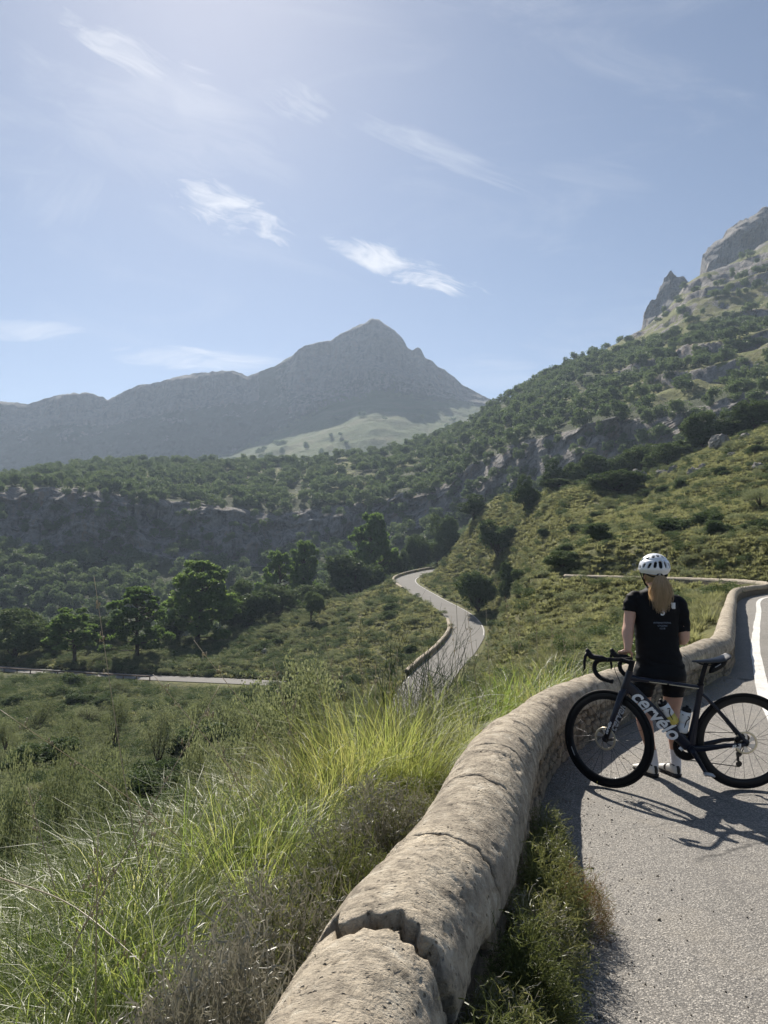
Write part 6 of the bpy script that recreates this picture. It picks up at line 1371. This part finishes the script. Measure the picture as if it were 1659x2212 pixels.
mb.rings([sect(0.020, 0.0, 0.78, 0.145, 0.09), sect(0.004, 0, 0.95, 0.138, 0.085), sect(0, 0, 1.10, 0.145, 0.092), sect(0, 0, 1.25, 0.160, 0.098, tilt=0.05), sect(0, 0, 1.33, 0.150, 0.082, tilt=0.08), sect(0, 0, 1.37, 0.090, 0.065), sect(0, 0.004, 1.40, 0.052, 0.054)])
limb(mb, [(0, -0.008, 1.34), (0, -0.004, 1.40), (0, 0.006, 1.46)], [0.058, 0.051, 0.052])
mb.ellips((0, 0.018, 1.515), (0.073, 0.092, 0.100), 24, 16); mb.ellips((0, 0.052, 1.455), (0.052, 0.052, 0.062), 20, 14)
mb.ellips((0, 0.112, 1.490), (0.012, 0.018, 0.026), 12, 8); mb.ellips((0, 0.098, 1.447), (0.024, 0.014, 0.012), 12, 8)
for s in (-1, 1): mb.ellips((s * 0.076, 0.008, 1.487), (0.010, 0.022, 0.032), 12, 10, rot=Euler((0.2, 0, s * 0.35))); mb.ellips((s * 0.030, 0.090, 1.535), (0.020, 0.014, 0.007), 10, 8)
limb(mb, [(-0.068, 0, 0.78), (-0.102, 0, 0.68), (-0.118, 0.004, 0.58), (-0.112, 0.012, 0.475), (-0.100, -0.012, 0.365), (-0.074, -0.012, 0.24), (-0.050, -0.012, 0.13), (-0.044, -0.010, 0.085)], [0.076, 0.076, 0.069, 0.056, 0.0565, 0.040, 0.032, 0.034], 22, 40)
limb(mb, [(0.092, 0, 0.80), (0.116, 0, 0.68), (0.118, 0.004, 0.58), (0.110, 0.012, 0.475), (0.112, -0.012, 0.365), (0.115, -0.012, 0.24), (0.120, -0.012, 0.13), (0.122, -0.010, 0.085)], [0.076, 0.078, 0.070, 0.057, 0.0555, 0.039, 0.032, 0.034], 22, 40)
for hx, tx in ((-0.042, -0.115), (0.124, 0.078)):
    limb(mb, [(hx, -0.02, 0.055), ((hx + tx) / 2, 0.07, 0.045), (tx, 0.14, 0.036)], [0.026, 0.024, 0.015], 14, 14)
remesh(mb, 'body', 'skin', 0.0058, man, 4)
for s in (-1, 1):
    e = MB(); e.ellips((s * 0.030, 0.098, 1.517), (0.011, 0.009, 0.007), 10, 8); e.build('eye', 'eye_white', man)
# jersey
def sleeve(mb_, pts, rad, n=22):
    P = smooth_path(pts, n); rr = np.interp(np.linspace(0, 1, n), np.linspace(0, 1, len(rad)), rad); mb_.tube(P, rr, 20); mb_.ellips(tuple(P[0]), (rr[0],) * 3, 12, 8)
mb = MB()
T1 = 0.055
mb.rings([sect(0.026, 0.002, 0.795, 0.178, 0.118), sect(0.018, 0.002, 0.86, 0.168, 0.112), sect(0.008, 0, 0.95, 0.158, 0.105), sect(0.003, 0, 1.04, 0.158, 0.106), sect(0, 0, 1.14, 0.163, 0.112), sect(-0.002, -0.004, 1.22, 0.172, 0.114, tilt=T1), sect(-0.002, -0.004, 1.28, 0.177, 0.110, tilt=T1 * 1.3), sect(0, -0.002, 1.325, 0.166, 0.094, tilt=T1 * 1.6), sect(0, 0, 1.358, 0.128, 0.078, tilt=T1 * 1.6), sect(0, 0.002, 1.385, 0.078, 0.064), sect(0, 0.004, 1.412, 0.058, 0.059)])
sleeve(mb, [(-0.110, 0, 1.312), (-0.160, -0.004, 1.316), (-0.191, -0.012, 1.268), (-0.203, -0.016, 1.222)], [0.052, 0.061, 0.055, 0.0515])
sleeve(mb, [(0.110, 0, 1.285), (0.168, -0.002, 1.278), (0.194, -0.006, 1.18), (0.203, -0.008, 1.068)], [0.055, 0.063, 0.057, 0.0515])
def jfold(v, n):
    # cut sleeves and hem clean, add drag folds
    d = 0.0030 * fbm(v * [9, 9, 26], 3, 5) + 0.0028 * np.sin(v[:, 2] * 95 + v[:, 0] * 30 + 4 * fbm(v * 6, 2, 8)) * (sstep(np.abs(v[:, 0]), 0.13, 0.19) + sstep(-v[:, 2], -0.98, -0.84) * 0.9)
    return v + n * d[:, None]
jer = remesh(mb, 'jersey', 'jersey_black', 0.0068, man, 3, jfold)
def print_text(txt, size, x, z, mat, bold=0.015, parent=jer):
    m_ = text_mesh(txt, size, mat, bold, 0, 0.0004, 'CENTER', 1.05); v = np.empty(len(m_.vertices) * 3); m_.vertices.foreach_get('co', v); v = v.reshape(-1, 3)
    xx, zz = v[:, 0] + x, v[:, 1] + z; dg = bpy.context.evaluated_depsgraph_get(); yy = []
    for a, b in zip(xx, zz):
        hit, loc, nn, fi_ = jer.ray_cast(Vector((a, -0.6, b)), Vector((0, 1, 0))); yy.append((loc.y if hit else -0.112) - 0.0022)
    m_.vertices.foreach_set('co', np.stack([xx, np.array(yy) - v[:, 2], zz], 1).ravel()); m_.update(); return link('lettering', m_, parent)
bpy.context.view_layer.update()
print_text('INTERNATIONAL', 0.0165, 0.010, 1.142, 'print_grey'); print_text('CYCLING', 0.0165, 0.010, 1.120, 'print_grey'); print_text('CLUB', 0.0165, 0.010, 1.100, 'print_grey')
print_text('3', 0.075, 0.012, 1.222, 'print_white', 0.03)
mb = MB(); mb.box((0.094, -0.112, 1.268), (0.028, 0.003, 0.046), Euler((0.12, 0, -0.3)), 0.001); mb.build('label_patch', 'print_white', jer)
# shorts
mb = MB()
mb.rings([sect(0.022, 0, 0.90, 0.150, 0.100), sect(0.024, 0.0, 0.82, 0.172, 0.116), sect(0.026, -0.006, 0.75, 0.186, 0.128), sect(0.022, -0.008, 0.71, 0.184, 0.126), sect(0.02, -0.004, 0.69, 0.165, 0.10)])
limb(mb, [(-0.078, -0.004, 0.76), (-0.106, -0.002, 0.68), (-0.118, 0.003, 0.61), (-0.119, 0.004, 0.585)], [0.098, 0.088, 0.079, 0.0765], 24, 20)
limb(mb, [(0.110, -0.004, 0.76), (0.120, -0.002, 0.68), (0.119, 0.003, 0.61), (0.119, 0.004, 0.585)], [0.098, 0.090, 0.080, 0.0775], 24, 20)
def sfold(v, n): return v + n * (0.0025 * fbm(v * [12, 12, 22], 3, 15) + 0.0018 * np.sin(v[:, 2] * 120 + 5 * fbm(v * 7, 2, 3)) * sstep(-v[:, 2], -0.75, -0.66))[:, None]
sh = remesh(mb, 'shorts', 'shorts_black', 0.0068, man, 3, sfold); me = sh.data; bm = bmesh.new(); bm.from_mesh(me)
bmesh.ops.bisect_plane(bm, geom=bm.verts[:] + bm.edges[:] + bm.faces[:], plane_co=(0, 0, 0.588), plane_no=(0, 0, -1), clear_outer=True); bm.to_mesh(me); bm.free()
# socks and shoes
for (ax_, ay_), lean, (hx, tx) in (((-0.047, -0.012), -0.02, (-0.042, -0.115)), ((0.121, -0.012), -0.005, (0.124, 0.078))):
    mb = MB(); limb(mb, [(ax_ + lean * 0.9, ay_, 0.205), (ax_ + lean * 0.3, ay_, 0.14), (ax_, ay_, 0.085), (hx * 0.9 + tx * 0.1, 0.01, 0.055)], [0.0405, 0.0365, 0.0375, 0.035], 18, 18)
    def sockf(v, n): return v + n * (0.0012 * np.sin(v[:, 2] * 300))[:, None]
    sk = remesh(mb, 'sock', 'sock_white', 0.005, man, 2, sockf); me = sk.data; bm = bmesh.new(); bm.from_mesh(me); bmesh.ops.bisect_plane(bm, geom=bm.verts[:] + bm.edges[:] + bm.faces[:], plane_co=(0, 0, 0.200), plane_no=(0, 0, 1), clear_outer=True); bm.to_mesh(me); bm.free()
    d = np.array([tx - hx, 0.215]); L = np.linalg.norm(d); d /= L; sdv = np.array([d[1], -d[0]])
    def foot(s_, w_, z0, z1, n=20, e=2.6): t = np.linspace(0, 2 * np.pi, n, endpoint=False); c = np.array([hx, -0.052]) + d * s_; x = w_ * np.sign(np.cos(t)) * np.abs(np.cos(t)) ** (2 / e); z = (z0 + z1) / 2 + (z1 - z0) / 2 * np.sign(np.sin(t)) * np.abs(np.sin(t)) ** (2 / e); return np.stack([c[0] + sdv[0] * x, c[1] + sdv[1] * x, z], 1)
    mb = MB(); mb.rings([foot(0.0, 0.020, 0.022, 0.068), foot(0.012, 0.032, 0.018, 0.088), foot(0.045, 0.036, 0.018, 0.096), foot(0.085, 0.036, 0.018, 0.090), foot(0.125, 0.040, 0.018, 0.076), foot(0.175, 0.046, 0.018, 0.062), foot(0.215, 0.044, 0.018, 0.052), foot(0.243, 0.030, 0.018, 0.042), foot(0.252, 0.014, 0.02, 0.034)])
    shoe = mb.build('shoe', 'shoe_white', man)
    mb = MB(); mb.rings([foot(-0.004, 0.020, 0.0, 0.030), foot(0.010, 0.034, 0.0, 0.032), foot(0.05, 0.036, 0.004, 0.026), foot(0.10, 0.036, 0.008, 0.026), foot(0.18, 0.047, 0.004, 0.026), foot(0.235, 0.036, 0.010, 0.028), foot(0.255, 0.016, 0.018, 0.030)]); mb.build('sole', 'shoe_black', shoe)
    mb = MB(); mb.rings([foot(-0.003, 0.013, 0.030, 0.074, 14), foot(0.008, 0.014, 0.028, 0.094, 14)]); mb.build('heel_panel', 'shoe_black', shoe)
    mb = MB(); mb.rings([foot(0.014, 0.0335, 0.082, 0.0925, 16), foot(0.05, 0.0375, 0.090, 0.0995, 16), foot(0.075, 0.0372, 0.086, 0.095, 16)]); mb.build('collar', 'shoe_black', shoe)
    mb = MB(); mb.rings([foot(0.112, 0.0405, 0.020, 0.0825, 20), foot(0.132, 0.0425, 0.020, 0.0765, 20)]); mb.build('strap', 'shoe_black', shoe)
# helmet: shell with real vent openings over a dark liner
HC = np.array([0.0, 0.002, 1.548]); HR = np.array([0.112, 0.138, 0.112]); nu, nv = 250, 100
az = np.linspace(-math.pi, math.pi, nu, endpoint=False); V = []; keepf = []
def rim_el(a):                                        # lower edge of the shell; a = 0 at the back
    return R(-24) - R(4) * np.cos(2 * a) + R(16) * sstep(np.abs(a), 1.9, 3.0)
E = np.linspace(0, 1, nv); GA = np.zeros((nv, nu)); GE = np.zeros((nv, nu))
for j in range(nv): GE[j] = rim_el(az) + (R(88) - rim_el(az)) * E[j]; GA[j] = az
def shell_pt(a, e, k=1.0):
    groove = 1 - 0.030 * np.exp(-((e - R(34)) / R(3.5)) ** 2) * (np.abs(a) < 2.2); taper = 1 - 0.10 * sstep(-e, R(5), R(24))
    return HC + np.stack([HR[0] * np.sin(a) * np.cos(e) * groove * taper * k, -HR[1] * np.cos(a) * np.cos(e) * groove * taper * k, HR[2] * np.sin(e) * k * groove], -1)
V = shell_pt(GA, GE); vents = [(0, 15, 8.2, 17, 0), (-21, 13, 6.0, 13, 3), (21, 13, 6.0, 13, -3), (-43, 10, 6.5, 11, 8), (43, 10, 6.5, 11, -8), (-66, 10, 6, 9, 8), (66, 10, 6, 9, -8), (0, 55, 7, 8, 0), (-28, 50, 6, 8, 5), (28, 50, 6, 8, -5), (-58, 42, 7, 8, 8), (58, 42, 7, 8, -8), (-95, 35, 9, 8, 0), (95, 35, 9, 8, 0), (-90, 5, 8, 7, 0), (90, 5, 8, 7, 0), (-140, 35, 9, 12, 0), (140, 35, 9, 12, 0), (180, 45, 9, 14, 0)]
F = grid_faces(nu, nv, True); fa = []
for f in F:
    j = f[0] // nu; i = f[0] % nu; a = math.degrees(GA[j, i]); e = math.degrees((GE[j, i] + GE[min(j + 1, nv - 1), i]) / 2); hole = False
    for va, ve, wa, we, sl in vents:
        da = (a - va + 180) % 360 - 180; da *= math.cos(math.radians(e)); da2 = da - sl * (e - ve) / 20
        if (abs(da2) / wa) ** 3 + (abs(e - ve) / we * 1.0) ** 3 < 1: hole = True; break
    fa.append(not hole)
F = F[np.array(fa)]
hel = link('helmet', make_mesh('helmet', V.reshape(-1, 3), F, True, ['helmet_white']), man)
md = hel.modifiers.new('s', 'SOLIDIFY'); md.thickness = 0.010; md.offset = -1.0; apply_mods(hel); hel.data.polygons.foreach_set('use_smooth', [True] * len(hel.data.polygons)); auto_smooth(hel.data, 50)
Vl = shell_pt(GA, np.maximum(GE, rim_el(az)[None] - 0.02), 0.90); link('liner', make_mesh('liner', Vl.reshape(-1, 3), grid_faces(nu, nv, True), True, ['helmet_dark']), hel)
mb = MB()
for s in (-1, 1):
    mb.tube(smooth_path([(s * 0.088, -0.02, 1.515), (s * 0.082, 0.005, 1.465), (s * 0.062, 0.03, 1.425), (s * 0.02, 0.06, 1.398)], 12), np.array([[0.001, 0.007]] * 12), 6); mb.tube(smooth_path([(s * 0.092, 0.06, 1.52), (s * 0.084, 0.035, 1.475), (s * 0.064, 0.031, 1.427)], 8), np.array([[0.001, 0.006]] * 8), 6)
mb.build('strap', 'helmet_dark', hel)
mb = MB(); mb.tube(smooth_path([(-0.078, -0.03, 1.505), (-0.05, -0.085, 1.485), (0, -0.102, 1.480), (0.05, -0.085, 1.485), (0.078, -0.03, 1.505)], 16), np.array([[0.004, 0.011]] * 16), 8, up=(0, 0, 0.01) if False else None); mb.build('retention_cradle', 'helmet_dark', hel)
# hair: close scalp cap plus a ponytail of strands
rng = np.random.default_rng(5); mb = MB(); a = np.linspace(-1.9, 1.9, 28); rings = []
GAa, GEe = np.meshgrid(a, np.linspace(R(-42), R(20), 14)); Vh = np.array([0, 0.016, 1.515]) + np.stack([0.0795 * np.sin(GAa) * np.cos(GEe), -0.099 * np.cos(GAa) * np.cos(GEe), 0.108 * np.sin(GEe)], -1); Vh += 0.002 * vnoise(Vh.reshape(-1, 3) * [160, 160, 20], 3).reshape(GAa.shape)[..., None]
hair = link('hair', make_mesh('hair', Vh.reshape(-1, 3), grid_faces(28, 14), True, ['hair']), man)
V = []; F = []
for k in range(900):
    u_ = rng.normal(0, 0.42); u_ = np.clip(u_, -1, 1); dpt = rng.uniform(0, 1); end = rng.uniform(0.72, 1.0) if abs(u_) < 0.5 else rng.uniform(0.6, 0.95); Lz = 0.285 * end; n = 9; t = np.linspace(0, 1, n)
    wid = 0.022 + (0.090 - 0.022) * np.minimum(1, (t * 1.7)) ** 0.8 * (1 - 0.48 * sstep(t, 0.62, 1.05)); back = -0.103 - 0.030 * np.sin(np.minimum(1, t * 2.2) * 1.57) + 0.016 * t - dpt * 0.030 * (1 - 0.3 * t) + 0.012
    x = u_ * wid + 0.014 * np.sin(t * 5 + (k % 23)) * t * rng.uniform(0, 1) + rng.normal(0, 0.008) * t * t; z = 1.492 - Lz * t + 0.012 * np.sin(np.minimum(1, t * 6) * 1.57) * (1 - t); y = back + rng.normal(0, 0.003) + 0.004 * np.sin(t * 8 + k * 1.7)
    w_ = 0.0024 * rng.uniform(0.5, 1.2) * (1 - 0.75 * t); i = len(V)
    for q in range(n): V += [(x[q] - w_[q], y[q], z[q]), (x[q] + w_[q], y[q] + 0.0006, z[q])]
    F += [(i + 2 * q, i + 2 * q + 1, i + 2 * q + 3, i + 2 * q + 2) for q in range(n - 1)]
link('ponytail', make_mesh('ponytail', np.array(V), np.array(F), True, ['hair']), hair)
mb = MB(); mb.torus((0, -0.108, 1.487), 0.020, 0.006, 'Y', 20, 8); mb.build('hair_tie', 'helmet_dark', hair)
